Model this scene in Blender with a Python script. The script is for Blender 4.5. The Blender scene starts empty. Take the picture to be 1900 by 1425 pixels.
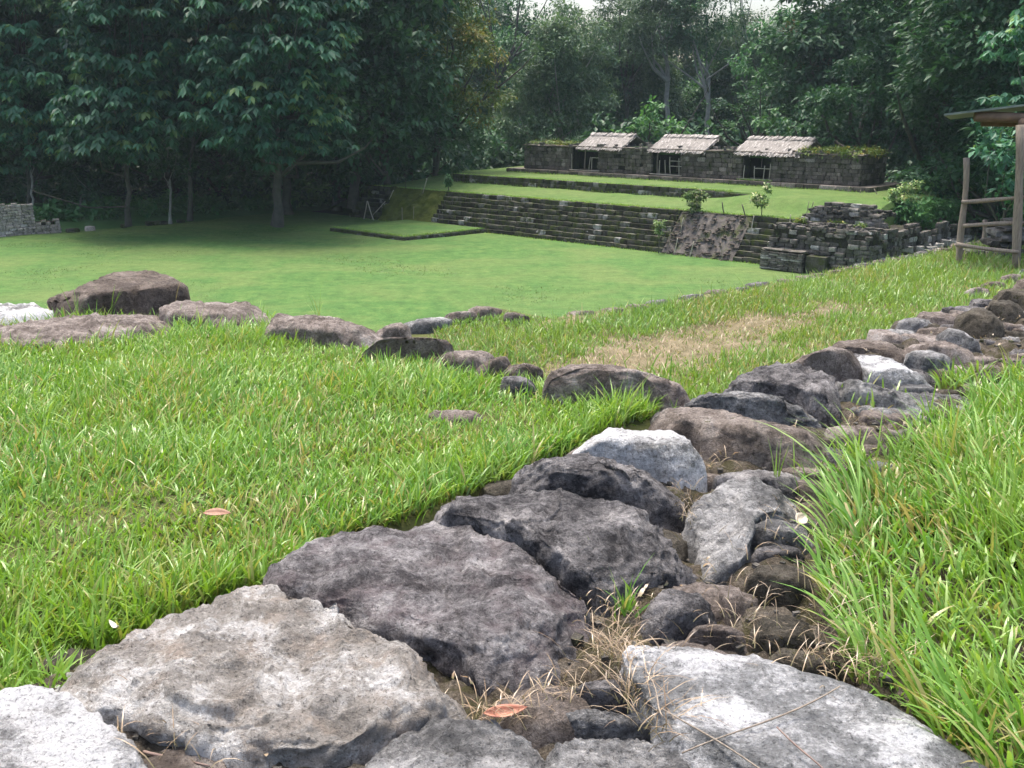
import bpy, math, random
import numpy as np
from mathutils import Vector, Matrix

# ---------------------------------------------------------------- camera, light, exposure
sc = bpy.context.scene
col = sc.collection
EYE = 7.6                                   # camera height over the lawn (the lawn is z = 0)
FOC, CX, CY, HY = 1864.0, 950.0, 712.5, 200.0
PITCH = math.atan((CY - HY) / FOC)
cam_d = bpy.data.cameras.new("camera"); cam = bpy.data.objects.new("camera", cam_d); col.objects.link(cam)
cam.location = (0, 0, EYE); cam.rotation_euler = (math.pi/2 - PITCH, 0, 0)
cam_d.sensor_width = 36; cam_d.lens = 36 * FOC / 1900; cam_d.clip_start = 0.05; cam_d.clip_end = 2000
sc.camera = cam
SUN_EL, SUN_AZ = math.radians(72), math.radians(-25)
world = bpy.data.worlds.new("World"); sc.world = world; world.use_nodes = True
wn = world.node_tree; wn.nodes.clear()
sky = wn.nodes.new("ShaderNodeTexSky"); sky.sky_type = 'NISHITA'; sky.sun_disc = False
sky.sun_elevation = SUN_EL; sky.sun_rotation = SUN_AZ
sky.air_density = 1.0; sky.dust_density = 6.0; sky.ozone_density = 1.0
bg = wn.nodes.new("ShaderNodeBackground"); bg.inputs[1].default_value = 0.12
wo = wn.nodes.new("ShaderNodeOutputWorld")
wn.links.new(sky.outputs[0], bg.inputs[0]); wn.links.new(bg.outputs[0], wo.inputs[0])
sun_d = bpy.data.lights.new("sun", 'SUN'); sun = bpy.data.objects.new("sun", sun_d); col.objects.link(sun)
sun_d.energy = 1.25; sun_d.angle = math.radians(24); sun_d.color = (1.0, 0.95, 0.87)
sdir = Vector((math.sin(SUN_AZ)*math.cos(SUN_EL), math.cos(SUN_AZ)*math.cos(SUN_EL), math.sin(SUN_EL)))
sun.rotation_euler = sdir.to_track_quat('Z', 'Y').to_euler()
sc.view_settings.view_transform = 'Standard'; sc.view_settings.look = 'None'
sc.view_settings.gamma = 1.0; sc.view_settings.exposure = 1.75
sc.view_settings.use_curve_mapping = False
sc.cycles.max_bounces = 8; sc.cycles.diffuse_bounces = 4; sc.cycles.transmission_bounces = 4
sc.cycles.volume_bounces = 1; sc.cycles.transparent_max_bounces = 8

# ---------------------------------------------------------------- geometry helpers
cp, sp = math.cos(PITCH), math.sin(PITCH)
def at(x, y, z):
    """photograph point -> world point on the level z"""
    v = (CY - y) / FOC; fw = cp + v*sp; up = -sp + v*cp; t = (z - EYE) / up
    return np.array([t*(x - CX)/FOC, t*fw, z])
def far(x, y, Y):
    """photograph point -> world point at the ground distance Y"""
    v = (CY - y) / FOC; fw = cp + v*sp; up = -sp + v*cp; t = Y / fw
    return np.array([t*(x - CX)/FOC, Y, EYE + t*up])
AZ = math.radians(43.3)                       # the ruins stand on one square grid turned by this angle
A = np.array([math.sin(AZ), math.cos(AZ)]); B = np.array([math.cos(AZ), -math.sin(AZ)])
def L(u, w, z=0.0): return np.array([u*B[0] + w*A[0], u*B[1] + w*A[1], z])
def onw(x, y, w):
    v = (CY - y)/FOC; d = np.array([(x - CX)/FOC, cp + v*sp, -sp + v*cp]); t = w/(d[:2] @ A)
    return np.array([0, 0, EYE]) + t*d
def onu(x, y, u):
    v = (CY - y)/FOC; d = np.array([(x - CX)/FOC, cp + v*sp, -sp + v*cp]); t = u/(d[:2] @ B)
    return np.array([0, 0, EYE]) + t*d

def _hash(ix, iy, iz, s):
    n = (ix*374761393 + iy*668265263 + iz*2147483647 + s*1274126177) & 0xffffffff
    n = ((n ^ (n >> 13))*1274126177) & 0xffffffff
    n = (n ^ (n >> 16)) & 0xffffff
    return n / 8388607.5 - 1.0
def vnoise(p, seed=0):
    p = np.asarray(p, float); i = np.floor(p).astype(np.int64); f = p - i; f = f*f*f*(f*(f*6 - 15) + 10)
    out = 0
    for dx in (0, 1):
        for dy in (0, 1):
            for dz in (0, 1):
                wgt = (f[:, 0] if dx else 1 - f[:, 0])*(f[:, 1] if dy else 1 - f[:, 1])*(f[:, 2] if dz else 1 - f[:, 2])
                out = out + wgt*_hash(i[:, 0] + dx, i[:, 1] + dy, i[:, 2] + dz, seed)
    return out
def fbm(p, octv=4, seed=0, gain=0.5):
    p = np.asarray(p, float); a, s, o = 1.0, 0, 0
    for k in range(octv):
        o = o + a*vnoise(p*(2.03**k) + 17.3*k, seed + k); a *= gain
    return o
def inside(poly, pts):
    poly = np.asarray(poly)[:, :2]; x, y = pts[:, 0], pts[:, 1]; r = np.zeros(len(pts), bool)
    n = len(poly)
    for i in range(n):
        x1, y1 = poly[i]; x2, y2 = poly[(i + 1) % n]
        c = ((y1 > y) != (y2 > y)) & (x < (x2 - x1)*(y - y1)/((y2 - y1) + 1e-12) + x1)
        r ^= c
    return r

def tag(o, label=None, cat=None, group=None, kind=None):
    if label: o["label"] = label
    if cat: o["category"] = cat
    if group: o["group"] = group
    if kind: o["kind"] = kind
    return o
def link(name, data, parent=None):
    o = bpy.data.objects.new(name, data); col.objects.link(o)
    if parent: o.parent = parent
    return o
def empty(name, loc, rz=0.0, **k):
    o = link(name, None); o.location = loc; o.rotation_euler = (0, 0, rz); o.empty_display_size = .2
    return tag(o, **k)
def mesh(name, V, F, mat=None, smooth=False):
    m = bpy.data.meshes.new(name); m.from_pydata([tuple(v) for v in V], [], [tuple(int(i) for i in f) for f in F])
    if mat: m.materials.append(mat)
    if smooth: m.polygons.foreach_set("use_smooth", np.ones(len(m.polygons), bool))
    m.update(); return m
def bigmesh(name, V, quads=None, tris=None, mat=None, smooth=False, attrs=None):
    """V (n,3); quads (q,4) and tris (t,3) index arrays; attrs {name: per-vertex float array}"""
    m = bpy.data.meshes.new(name); V = np.ascontiguousarray(V, np.float32)
    q = np.zeros((0, 4), np.int32) if quads is None else np.asarray(quads, np.int32)
    t = np.zeros((0, 3), np.int32) if tris is None else np.asarray(tris, np.int32)
    m.vertices.add(len(V)); m.vertices.foreach_set("co", V.ravel())
    li = np.concatenate([q.ravel(), t.ravel()]); m.loops.add(len(li)); m.loops.foreach_set("vertex_index", li)
    npoly = len(q) + len(t); m.polygons.add(npoly)
    st = np.concatenate([np.arange(len(q))*4, len(q)*4 + np.arange(len(t))*3]).astype(np.int32)
    m.polygons.foreach_set("loop_start", st)
    m.polygons.foreach_set("use_smooth", np.full(npoly, smooth, bool))
    for k, v in (attrs or {}).items():
        a = m.attributes.new(k, 'FLOAT', 'POINT'); a.data.foreach_set("value", np.ascontiguousarray(v, np.float32))
    if mat: m.materials.append(mat)
    m.update(calc_edges=True); return m

# ---------------------------------------------------------------- materials
def newmat(name):
    m = bpy.data.materials.new(name); m.use_nodes = True; nt = m.node_tree; nt.nodes.clear()
    o = nt.nodes.new("ShaderNodeOutputMaterial"); b = nt.nodes.new("ShaderNodeBsdfPrincipled")
    nt.links.new(b.outputs[0], o.inputs[0])
    return m, nt, b, o
def N(nt, t, **k):
    n = nt.nodes.new(t)
    for a, v in k.items():
        if a.startswith("i_"): n.inputs[a[2:].replace("_", " ")].default_value = v
        else: setattr(n, a, v)
    return n
def noise(nt, vec, scale, detail=5, rough=.55, w=None, dist=0.0):
    n = nt.nodes.new("ShaderNodeTexNoise")
    if w is not None:
        n.noise_dimensions = '4D'; nt.links.new(w, n.inputs["W"])
    n.inputs["Scale"].default_value = scale; n.inputs["Detail"].default_value = detail
    n.inputs["Roughness"].default_value = rough; n.inputs["Distortion"].default_value = dist
    if vec is not None: nt.links.new(vec, n.inputs["Vector"])
    return n.outputs[0]
def ramp(nt, fac, stops):
    r = nt.nodes.new("ShaderNodeValToRGB"); e = r.color_ramp.elements
    while len(e) < len(stops): e.new(.5)
    for q, (p, c) in zip(e, stops):
        q.position = p; q.color = (c, c, c, 1) if isinstance(c, (int, float)) else (*c, 1)
    nt.links.new(fac, r.inputs[0]); return r.outputs[0]
def mix(nt, f, a, b, mode='MIX'):
    m = nt.nodes.new("ShaderNodeMix"); m.data_type = 'RGBA'; m.blend_type = mode
    for s, v in ((0, f), (6, a), (7, b)):
        if isinstance(v, (int, float)): m.inputs[s].default_value = v if s == 0 else (v, v, v, 1)
        elif isinstance(v, tuple): m.inputs[s].default_value = (*v, 1)
        else: nt.links.new(v, m.inputs[s])
    return m.outputs[2]
def math_(nt, op, a, b=None, clamp=False):
    m = nt.nodes.new("ShaderNodeMath"); m.operation = op; m.use_clamp = clamp
    for s, v in ((0, a), (1, b)):
        if v is None: continue
        if isinstance(v, (int, float)): m.inputs[s].default_value = v
        else: nt.links.new(v, m.inputs[s])
    return m.outputs[0]
def bump(nt, h, b, strength=.4, dist=.02):
    n = nt.nodes.new("ShaderNodeBump"); n.inputs["Strength"].default_value = strength; n.inputs["Distance"].default_value = dist
    nt.links.new(h, n.inputs["Height"]); nt.links.new(n.outputs[0], b.inputs["Normal"])
def objcoord(nt): return nt.nodes.new("ShaderNodeTexCoord").outputs["Object"]
def worldpos(nt): return nt.nodes.new("ShaderNodeNewGeometry").outputs["Position"]
def objrand(nt): return nt.nodes.new("ShaderNodeObjectInfo").outputs["Random"]

def stone_mat(name, dark, light, white=None, white_amt=.0, moss=.0, tint=None, sc_=1.0, contrast=.07):
    """weathered boulder: two tones of lichen blotches, mineral crust, grain, moss"""
    m, nt, b, o = newmat(name); v = worldpos(nt)
    big = noise(nt, v, 6*sc_, 4, .6); bl = noise(nt, v, 30*sc_, 9, .72, dist=.5); gr = noise(nt, v, 170*sc_, 5, .75)
    f = ramp(nt, math_(nt, 'ADD', math_(nt, 'MULTIPLY', big, .40), math_(nt, 'ADD', math_(nt, 'MULTIPLY', bl, .42), math_(nt, 'MULTIPLY', gr, .18))), [(.50 - contrast, 0.0), (.50, .42), (.50 + contrast, 1.0)])
    c = mix(nt, f, dark, light)
    if tint:
        c = mix(nt, ramp(nt, noise(nt, v, 9*sc_, 5, .6), [(.5, 0.0), (.68, .6)]), c, tint)
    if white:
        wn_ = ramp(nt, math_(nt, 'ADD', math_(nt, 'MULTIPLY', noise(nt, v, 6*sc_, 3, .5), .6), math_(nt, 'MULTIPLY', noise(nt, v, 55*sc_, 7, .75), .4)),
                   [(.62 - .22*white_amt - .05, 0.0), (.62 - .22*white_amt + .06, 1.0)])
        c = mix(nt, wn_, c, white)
    if moss:
        mo = ramp(nt, math_(nt, 'ADD', math_(nt, 'MULTIPLY', noise(nt, v, 6, 3, .5), .6), math_(nt, 'MULTIPLY', noise(nt, v, 60, 5, .7), .4)), [(.66 - .25*moss, 0.0), (.72 - .25*moss, 1.0)])
        c = mix(nt, mo, c, (.06, .058, .02))
    sp_ = ramp(nt, noise(nt, v, 95*sc_, 3, .8), [(.34, .22), (.45, 1.0), (.58, 1.0), (.68, 1.7)])
    c = mix(nt, .8, c, sp_, 'MULTIPLY')
    nt.links.new(c, b.inputs["Base Color"]); b.inputs["Roughness"].default_value = .88; b.inputs["Specular IOR Level"].default_value = .2
    h = math_(nt, 'ADD', math_(nt, 'MULTIPLY', bl, .7), math_(nt, 'ADD', math_(nt, 'MULTIPLY', gr, .35), math_(nt, 'MULTIPLY', big, .4)))
    bump(nt, h, b, 1.0, .045)
    return m
M = {}
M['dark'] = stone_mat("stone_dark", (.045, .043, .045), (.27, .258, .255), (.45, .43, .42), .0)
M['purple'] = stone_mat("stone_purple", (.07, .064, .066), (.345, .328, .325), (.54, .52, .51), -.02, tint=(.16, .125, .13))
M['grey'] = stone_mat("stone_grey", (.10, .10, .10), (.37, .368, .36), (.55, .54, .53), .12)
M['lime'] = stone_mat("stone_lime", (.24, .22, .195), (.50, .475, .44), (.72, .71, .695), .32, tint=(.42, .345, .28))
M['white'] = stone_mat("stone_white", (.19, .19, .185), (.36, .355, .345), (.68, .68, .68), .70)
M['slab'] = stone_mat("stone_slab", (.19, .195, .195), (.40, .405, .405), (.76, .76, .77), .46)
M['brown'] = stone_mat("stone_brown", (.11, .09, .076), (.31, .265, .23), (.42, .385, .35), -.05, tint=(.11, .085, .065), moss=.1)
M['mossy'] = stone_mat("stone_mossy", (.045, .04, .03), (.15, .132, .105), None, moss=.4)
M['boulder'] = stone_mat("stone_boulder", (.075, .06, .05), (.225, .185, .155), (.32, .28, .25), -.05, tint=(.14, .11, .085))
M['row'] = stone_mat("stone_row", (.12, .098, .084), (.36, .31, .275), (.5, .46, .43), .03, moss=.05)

def block_mat(name, c0, c1, c2, mossamt, mosscol=(.05, .062, .016), big=1.0, pale=(.34, .33, .31)):
    m, nt, b, o = newmat(name); v = worldpos(nt); r = objrand(nt)
    c = ramp(nt, r, [(0.0, c0), (.55, c1), (.8, c1), (.92, c2), (1.0, pale)])
    n1 = noise(nt, v, 2.6, 6, .65); n2 = noise(nt, v, 16, 6, .7)
    c = mix(nt, 1.0, c, ramp(nt, n2, [(.3, .45), (.55, 1.0), (.72, 1.7)]), 'MULTIPLY')
    mo = ramp(nt, math_(nt, 'ADD', math_(nt, 'MULTIPLY', n1, .65), math_(nt, 'MULTIPLY', n2, .35)), [(.60 - .25*mossamt, 0.0), (.68 - .25*mossamt, 1.0)])
    c = mix(nt, mo, c, mosscol)
    mp = nt.nodes.new("ShaderNodeMapping"); mp.inputs["Scale"].default_value = (3.2, 3.2, .45); nt.links.new(v, mp.inputs[0])
    c = mix(nt, ramp(nt, noise(nt, mp.outputs[0], 1.0, 5, .7), [(.46, 0.0), (.66, .75)]), c, mix(nt, 1.0, c, (.42, .46, .36), 'MULTIPLY'))
    pl = ramp(nt, noise(nt, v, 7, 5, .75), [(.66, 0.0), (.72, 1.0)])
    c = mix(nt, pl, c, pale)
    nt.links.new(c, b.inputs["Base Color"]); b.inputs["Roughness"].default_value = .9; b.inputs["Specular IOR Level"].default_value = .2
    bump(nt, n2, b, .6, .04); return m
M['step'] = block_mat("step_block", (.04, .037, .03), (.085, .08, .066), (.19, .185, .175), .48, pale=(.40, .39, .37))
M['ruin'] = block_mat("ruin_block", (.075, .07, .063), (.15, .137, .122), (.27, .26, .24), .12, (.07, .075, .03), pale=(.42, .41, .39))
M['wallblock'] = block_mat("wall_block", (.085, .073, .062), (.145, .124, .108), (.22, .188, .165), .22, (.045, .062, .02), pale=(.30, .26, .235))
M['rubble'] = block_mat("rubble_block", (.34, .30, .265), (.46, .40, .36), (.56, .51, .47), -.3, pale=(.6, .56, .52))
M['core'] = block_mat("core_mortar", (.03, .027, .022), (.04, .035, .028), (.05, .045, .036), .3)

def grass_mat(name, c_lo, c_mid, c_hi, dead, deadfrac=.06, transl=.35):
    m, nt, b, o = newmat(name)
    a = N(nt, "ShaderNodeAttribute", attribute_name="rnd").outputs["Fac"]; tip = N(nt, "ShaderNodeAttribute", attribute_name="tip").outputs["Fac"]
    c = ramp(nt, a, [(0.0, dead), (deadfrac, dead), (deadfrac + .02, c_lo), (.55, c_mid), (1.0, c_hi)])
    big = noise(nt, worldpos(nt), 1.3, 3, .6)
    c = mix(nt, ramp(nt, big, [(.35, 0.0), (.65, .55)]), c, (c_mid[0]*1.25, c_mid[1]*1.02, c_mid[2]*.7))
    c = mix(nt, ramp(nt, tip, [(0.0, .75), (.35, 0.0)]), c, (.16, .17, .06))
    nt.links.new(c, b.inputs["Base Color"]); b.inputs["Roughness"].default_value = .36; b.inputs["Specular IOR Level"].default_value = .6
    t = nt.nodes.new("ShaderNodeBsdfTranslucent"); nt.links.new(mix(nt, 1.0, c, (1.15, 1.1, .55), 'MULTIPLY'), t.inputs[0])
    ms = nt.nodes.new("ShaderNodeMixShader"); ms.inputs[0].default_value = transl
    nt.links.new(b.outputs[0], ms.inputs[1]); nt.links.new(t.outputs[0], ms.inputs[2]); nt.links.new(ms.outputs[0], o.inputs[0])
    return m
M['grass'] = grass_mat("grass_blade", (.09, .235, .038), (.17, .345, .05), (.33, .47, .14), (.42, .36, .17), .05)
M['pathgrass'] = grass_mat("path_grass_blade", (.09, .21, .04), (.16, .30, .055), (.26, .40, .12), (.38, .33, .16), .10)
M['lawnblade'] = grass_mat("lawn_blade", (.05, .125, .03), (.075, .155, .04), (.12, .19, .06), (.16, .16, .06), .06)
M['straw'] = grass_mat("straw_blade", (.19, .14, .085), (.28, .215, .145), (.40, .325, .225), (.14, .10, .065), .2, .1)

def leaf_mat(name, c_lo, c_hi, accent=None, acc=.0, transl=.3, rough=.45):
    m, nt, b, o = newmat(name)
    a = N(nt, "ShaderNodeAttribute", attribute_name="rnd").outputs["Fac"]
    st = [(0.0, c_lo), (1.0, c_hi)]
    if accent: st = [(0.0, c_lo), (1 - acc - .04, c_hi), (1 - acc, accent), (1.0, accent)]
    c = ramp(nt, a, st)
    hs = nt.nodes.new("ShaderNodeHueSaturation"); nt.links.new(c, hs.inputs["Color"])
    r = objrand(nt); nt.links.new(math_(nt, 'ADD', math_(nt, 'MULTIPLY', r, .5), .75), hs.inputs["Value"])
    c = hs.outputs[0]
    nt.links.new(c, b.inputs["Base Color"]); b.inputs["Roughness"].default_value = rough; b.inputs["Specular IOR Level"].default_value = .22
    t = nt.nodes.new("ShaderNodeBsdfTranslucent"); nt.links.new(mix(nt, 1.0, c, (1.1, 1.1, .6), 'MULTIPLY'), t.inputs[0])
    ms = nt.nodes.new("ShaderNodeMixShader"); ms.inputs[0].default_value = transl
    nt.links.new(b.outputs[0], ms.inputs[1]); nt.links.new(t.outputs[0], ms.inputs[2]); nt.links.new(ms.outputs[0], o.inputs[0])
    return m
M['palmleaf'] = leaf_mat("leaf_broad", (.018, .07, .045), (.09, .245, .135), (.17, .28, .10), .05)
M['midleaf'] = leaf_mat("leaf_mid", (.03, .10, .045), (.085, .20, .075))
M['yelleaf'] = leaf_mat("leaf_yellow", (.06, .12, .028), (.15, .21, .045), (.24, .21, .04), .1)
M['greyleaf'] = leaf_mat("leaf_greygreen", (.045, .10, .06), (.11, .18, .095))
M['brightleaf'] = leaf_mat("leaf_bright", (.05, .15, .055), (.11, .25, .085))
M['darkleaf'] = leaf_mat("leaf_dark", (.02, .065, .035), (.055, .135, .06))
M['brownleaf'] = leaf_mat("leaf_brown", (.05, .06, .025), (.11, .085, .04))
M['shrubleaf'] = leaf_mat("leaf_shrub", (.09, .17, .06), (.22, .32, .12), (.5, .5, .3), .15)

def ground_mat(name, cs, scale, bumpd=.02, extra=None):
    m, nt, b, o = newmat(name); v = worldpos(nt)
    n1 = noise(nt, v, scale, 6, .6); n2 = noise(nt, v, scale*9, 6, .7)
    f = math_(nt, 'ADD', math_(nt, 'MULTIPLY', n1, .6), math_(nt, 'MULTIPLY', n2, .4))
    c = ramp(nt, f, [(.35, cs[0]), (.5, cs[1]), (.64, cs[2])])
    if extra: c = extra(nt, v, c)
    nt.links.new(c, b.inputs["Base Color"]); b.inputs["Roughness"].default_value = .95; b.inputs["Specular IOR Level"].default_value = .15
    bump(nt, n2, b, .8, bumpd); return m
def lawn_extra(nt, v, c):
    mp = nt.nodes.new("ShaderNodeMapping"); mp.inputs["Scale"].default_value = (.10, .16, 1); mp.inputs["Rotation"].default_value = (0, 0, .3)
    nt.links.new(v, mp.inputs[0])
    n = noise(nt, mp.outputs[0], 1.6, 5, .6, dist=.8)
    c = mix(nt, ramp(nt, n, [(.42, 0.0), (.62, .7)]), c, (.115, .158, .05))
    n = noise(nt, v, 1.1, 5, .7)
    c = mix(nt, ramp(nt, n, [(.60, 0.0), (.75, .45)]), c, (.15, .16, .05))
    n = noise(nt, v, 2.2, 6, .75)
    return mix(nt, 1.0, c, ramp(nt, math_(nt, 'ADD', math_(nt, 'MULTIPLY', n, .5), math_(nt, 'MULTIPLY', noise(nt, v, 14, 4, .8), .5)), [(.33, .55), (.67, 1.4)]), 'MULTIPLY')
M['lawn'] = ground_mat("lawn_turf", [(.046, .104, .027), (.066, .138, .035), (.095, .16, .043)], 1.2, .05, lawn_extra)
M['terrace'] = ground_mat("terrace_turf", [(.062, .118, .028), (.078, .136, .034), (.094, .146, .042)], 1.2, .05, lawn_extra)
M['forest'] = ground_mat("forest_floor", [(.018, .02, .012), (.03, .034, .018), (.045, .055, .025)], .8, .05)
M['bank'] = ground_mat("bank_turf", [(.045, .10, .03), (.06, .13, .04), (.075, .15, .05)], .8, .08)
M['soil'] = ground_mat("near_soil", [(.06, .07, .025), (.09, .10, .035), (.13, .12, .055)], 5, .02)
M['pathsoil'] = ground_mat("path_soil", [(.10, .09, .045), (.17, .145, .085), (.25, .205, .13)], 7, .02)
M['dirt'] = ground_mat("wall_dirt", [(.05, .04, .028), (.125, .105, .08), (.22, .195, .165)], 14, .05,
    lambda nt, v, c: mix(nt, ramp(nt, noise(nt, v, 9, 6, .7), [(.50, 0.0), (.58, .75)]), mix(nt, 1.0, c, ramp(nt, noise(nt, v, 120, 4, .8), [(.35, .35), (.6, 1.3)]), 'MULTIPLY'), (.06, .058, .022)))
M['gravel'] = ground_mat("gravel", [(.14, .09, .07), (.24, .17, .13), (.36, .28, .22)], 14, .02)
M['earth'] = ground_mat("bare_earth", [(.075, .066, .06), (.125, .112, .102), (.19, .172, .158)], 2.2, .12,
    lambda nt, v, c: mix(nt, ramp(nt, noise(nt, v, 1.1, 5, .65), [(.52, 0.0), (.62, .8)]), c, (.06, .075, .02)))
M['mossramp'] = ground_mat("moss_ramp", [(.05, .058, .016), (.085, .105, .02), (.12, .14, .03)], 1.5, .1)

def plain(name, cs, scale=20, rough=.8, stretch=None):
    m, nt, b, o = newmat(name); v = objcoord(nt)
    if stretch:
        mp = nt.nodes.new("ShaderNodeMapping"); mp.inputs["Scale"].default_value = stretch; nt.links.new(v, mp.inputs[0]); v = mp.outputs[0]
    n = noise(nt, v, scale, 6, .65)
    nt.links.new(ramp(nt, n, [(.3, cs[0]), (.7, cs[1])]), b.inputs["Base Color"]); b.inputs["Roughness"].default_value = rough
    bump(nt, n, b, .5, .01); return m
M['bark'] = plain("bark", [(.03, .027, .022), (.075, .07, .058)], 3)
M['palebark'] = plain("pale_bark", [(.14, .14, .12), (.27, .27, .24)], 3)
M['wood'] = plain("weathered_wood", [(.15, .12, .09), (.32, .27, .21)], 14, .85, (6, 6, .6))
M['palewood'] = plain("pale_stake_wood", [(.30, .27, .21), (.46, .42, .34)], 10)
M['darkwood'] = plain("dark_stake_wood", [(.04, .035, .03), (.08, .07, .055)], 10)
M['log'] = plain("log_beam", [(.09, .06, .04), (.20, .135, .09)], 9)
M['sheet'] = plain("roof_sheet", [(.10, .13, .115), (.22, .26, .23)], 9, .6)
M['dryleaf'] = plain("dry_leaf", [(.20, .095, .055), (.34, .19, .12)], 25, .55)
M['redleaf'] = plain("red_leaf", [(.28, .08, .045), (.42, .20, .12)], 25, .5)
M['paleleaf'] = plain("pale_leaf", [(.42, .33, .24), (.70, .64, .55)], 25, .6)
M['twig'] = plain("twig", [(.13, .085, .07), (.24, .17, .14)], 30)

def thatch_mat():
    m, nt, b, o = newmat("thatch")
    a = N(nt, "ShaderNodeAttribute", attribute_name="rnd").outputs["Fac"]
    c = ramp(nt, a, [(0.0, (.085, .077, .068)), (.4, (.21, .194, .176)), (1.0, (.40, .378, .352))])
    nt.links.new(c, b.inputs["Base Color"]); b.inputs["Roughness"].default_value = .85; return m
M['thatch'] = thatch_mat()

# ---------------------------------------------------------------- ground sheets and platforms
rng = np.random.default_rng(7)
def sheet(name, pts, mat, kind="structure", **k):
    o = link(name, mesh(name, pts, [list(range(len(pts)))], mat)); return tag(o, kind=kind, **k)
def grid_obj(name, us, ws, zf, mat, parent=None, local=False, smooth=True):
    U, W = np.meshgrid(us, ws, indexing='ij'); Z = zf(U, W)
    if local: V = np.stack([U.ravel(), W.ravel(), Z.ravel()], 1)
    else: V = np.stack([U.ravel()*B[0] + W.ravel()*A[0], U.ravel()*B[1] + W.ravel()*A[1], Z.ravel()], 1)
    n, m_ = U.shape; i = np.arange((n - 1)*m_).reshape(n - 1, m_)[:, :-1].ravel()
    q = np.stack([i, i + m_, i + m_ + 1, i + 1], 1)
    return link(name, bigmesh(name, V, quads=q, mat=mat, smooth=smooth), parent)

GR = 190
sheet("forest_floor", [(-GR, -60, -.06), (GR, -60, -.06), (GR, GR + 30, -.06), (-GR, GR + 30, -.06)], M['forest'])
def fb2(U, W, s, seed, octv=3):
    return fbm(np.stack([U.ravel()*s, W.ravel()*s, np.zeros(U.size)], 1), octv, seed).reshape(U.shape)
o = grid_obj("lawn", np.linspace(-64.5, -6, 60), np.linspace(9, 45.5, 40), lambda U, W: .03 + .05*fb2(U, W, .25, 3)*np.clip((44 - W)/6, 0, 1), M['lawn']); tag(o, kind="structure")
sheet("lawn_corner", [L(-6, 30, .002), L(-6, 62, .002), L(-20, 62, .002), L(-20, 45.5, .002), L(-22, 45.5, .002), L(-22, 30, .002)], M['lawn'])
# low overgrown bank under the trees along the left side of the lawn
def bankz(U, W): return np.clip((-64.3 - U)/3.5, 0, 1)*.75 + .12*fb2(U, W, .5, 9)*np.clip((-64.3 - U)/1.5, 0, 1) - .02
o = grid_obj("bank", np.linspace(-80, -64.2, 40), np.linspace(5, 62, 70), bankz, M['bank']); tag(o, kind="structure")

# upper ground (grass, z 6.2) and the path one step lower (z 5.9), with their platform body
ZN, ZP = 6.2, 5.9
UW, UE, US, UN = -14.0, 26.0, -14.0, 70.0
ROWR, ROWL, KERB = -2.62, 3.95, -5.25
def zground(U, W): return ZN + .02*fb2(U, W, 1.2, 21)
def wlim(u): return np.interp(u, [-9.5, -7.06, -6.57, -5.9, -4.8, -2.6], [.9, 2.35, 3.05, 3.65, 3.85, 3.92])
S_, U_ = np.meshgrid(np.linspace(0, 1, 60), np.linspace(-9.5, -2.3, 50), indexing='ij'); W_ = -8 + (wlim(U_) + 8)*S_; Z_ = zground(U_, W_) - .09*np.clip((U_ + 2.62)/.1, 0, 1)
i_ = np.arange(59*50).reshape(59, 50)[:, :-1].ravel()
o = link("upper_ground", bigmesh("upper_ground", np.stack([U_.ravel()*B[0] + W_.ravel()*A[0], U_.ravel()*B[1] + W_.ravel()*A[1], Z_.ravel()], 1), quads=np.stack([i_, i_ + 1, i_ + 51, i_ + 50], 1), mat=M['soil'], smooth=True)); tag(o, kind="structure")
o = grid_obj("upper_ground", np.linspace(-.5, 26, 60), np.linspace(-8, 62, 120), lambda U, W: zground(U, W) + .0*U, M['soil']); tag(o, kind="structure")
o = grid_obj("upper_ground", np.linspace(-1.6, -.5, 8), np.linspace(3.44, 62, 110), lambda U, W: zground(U, W) + .0*U, M['soil']); tag(o, kind="structure")
def kerbu(w): return np.interp(w, [3.8, 6.3, 7.56, 9.35, 11.3, 13, 30, 62], [-5.5, -5.36, -5.12, -4.87, -4.74, -4.6, -4.0, -3.6])
S_, W_ = np.meshgrid(np.linspace(0, 1, 30), np.linspace(3.8, 62, 160), indexing='ij'); U_ = kerbu(W_)*(1 - S_) - 2.5*S_; Z_ = ZP + .03*fb2(U_, W_, .9, 5)
i_ = np.arange(29*160).reshape(29, 160)[:, :-1].ravel()
o = link("path", bigmesh("path", np.stack([U_.ravel()*B[0] + W_.ravel()*A[0], U_.ravel()*B[1] + W_.ravel()*A[1], Z_.ravel()], 1), quads=np.stack([i_, i_ + 160, i_ + 161, i_ + 1], 1), mat=M['pathsoil'], smooth=True)); tag(o, kind="structure")
o = grid_obj("path_corner", np.linspace(-6.05, -5.4, 8), np.linspace(3.8, 6.3, 12), lambda U, W: ZP - .02 + .02*fb2(U, W, .9, 5), M['soil']); tag(o, kind="structure")
def bedz(U, W): return ZN - .02 + .04*fb2(U, W, 6, 31, 6) + .035*(1 - 2*np.abs(fb2(U, W, 4.1, 33, 4))) - .10*np.clip((-2.35 - U)/.2, 0, 1) - .16*np.clip((U - np.interp(W, [1.5, 2.05, 2.96, 3.8, 4.8, 6.2], [-.5, -.62, -1.36, -1.66, -1.62, -1.66]))/.12, 0, 1)
for a_, b_, c_, d_, n_ in ((-2.60, -.45, -3, 3.45, 190), (-2.60, -1.55, 3.46, 14, 260)):
    o = grid_obj("wall_bed", np.linspace(a_, b_, 110), np.linspace(c_, d_, n_), bedz, M['dirt']); tag(o, kind="structure")
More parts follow.
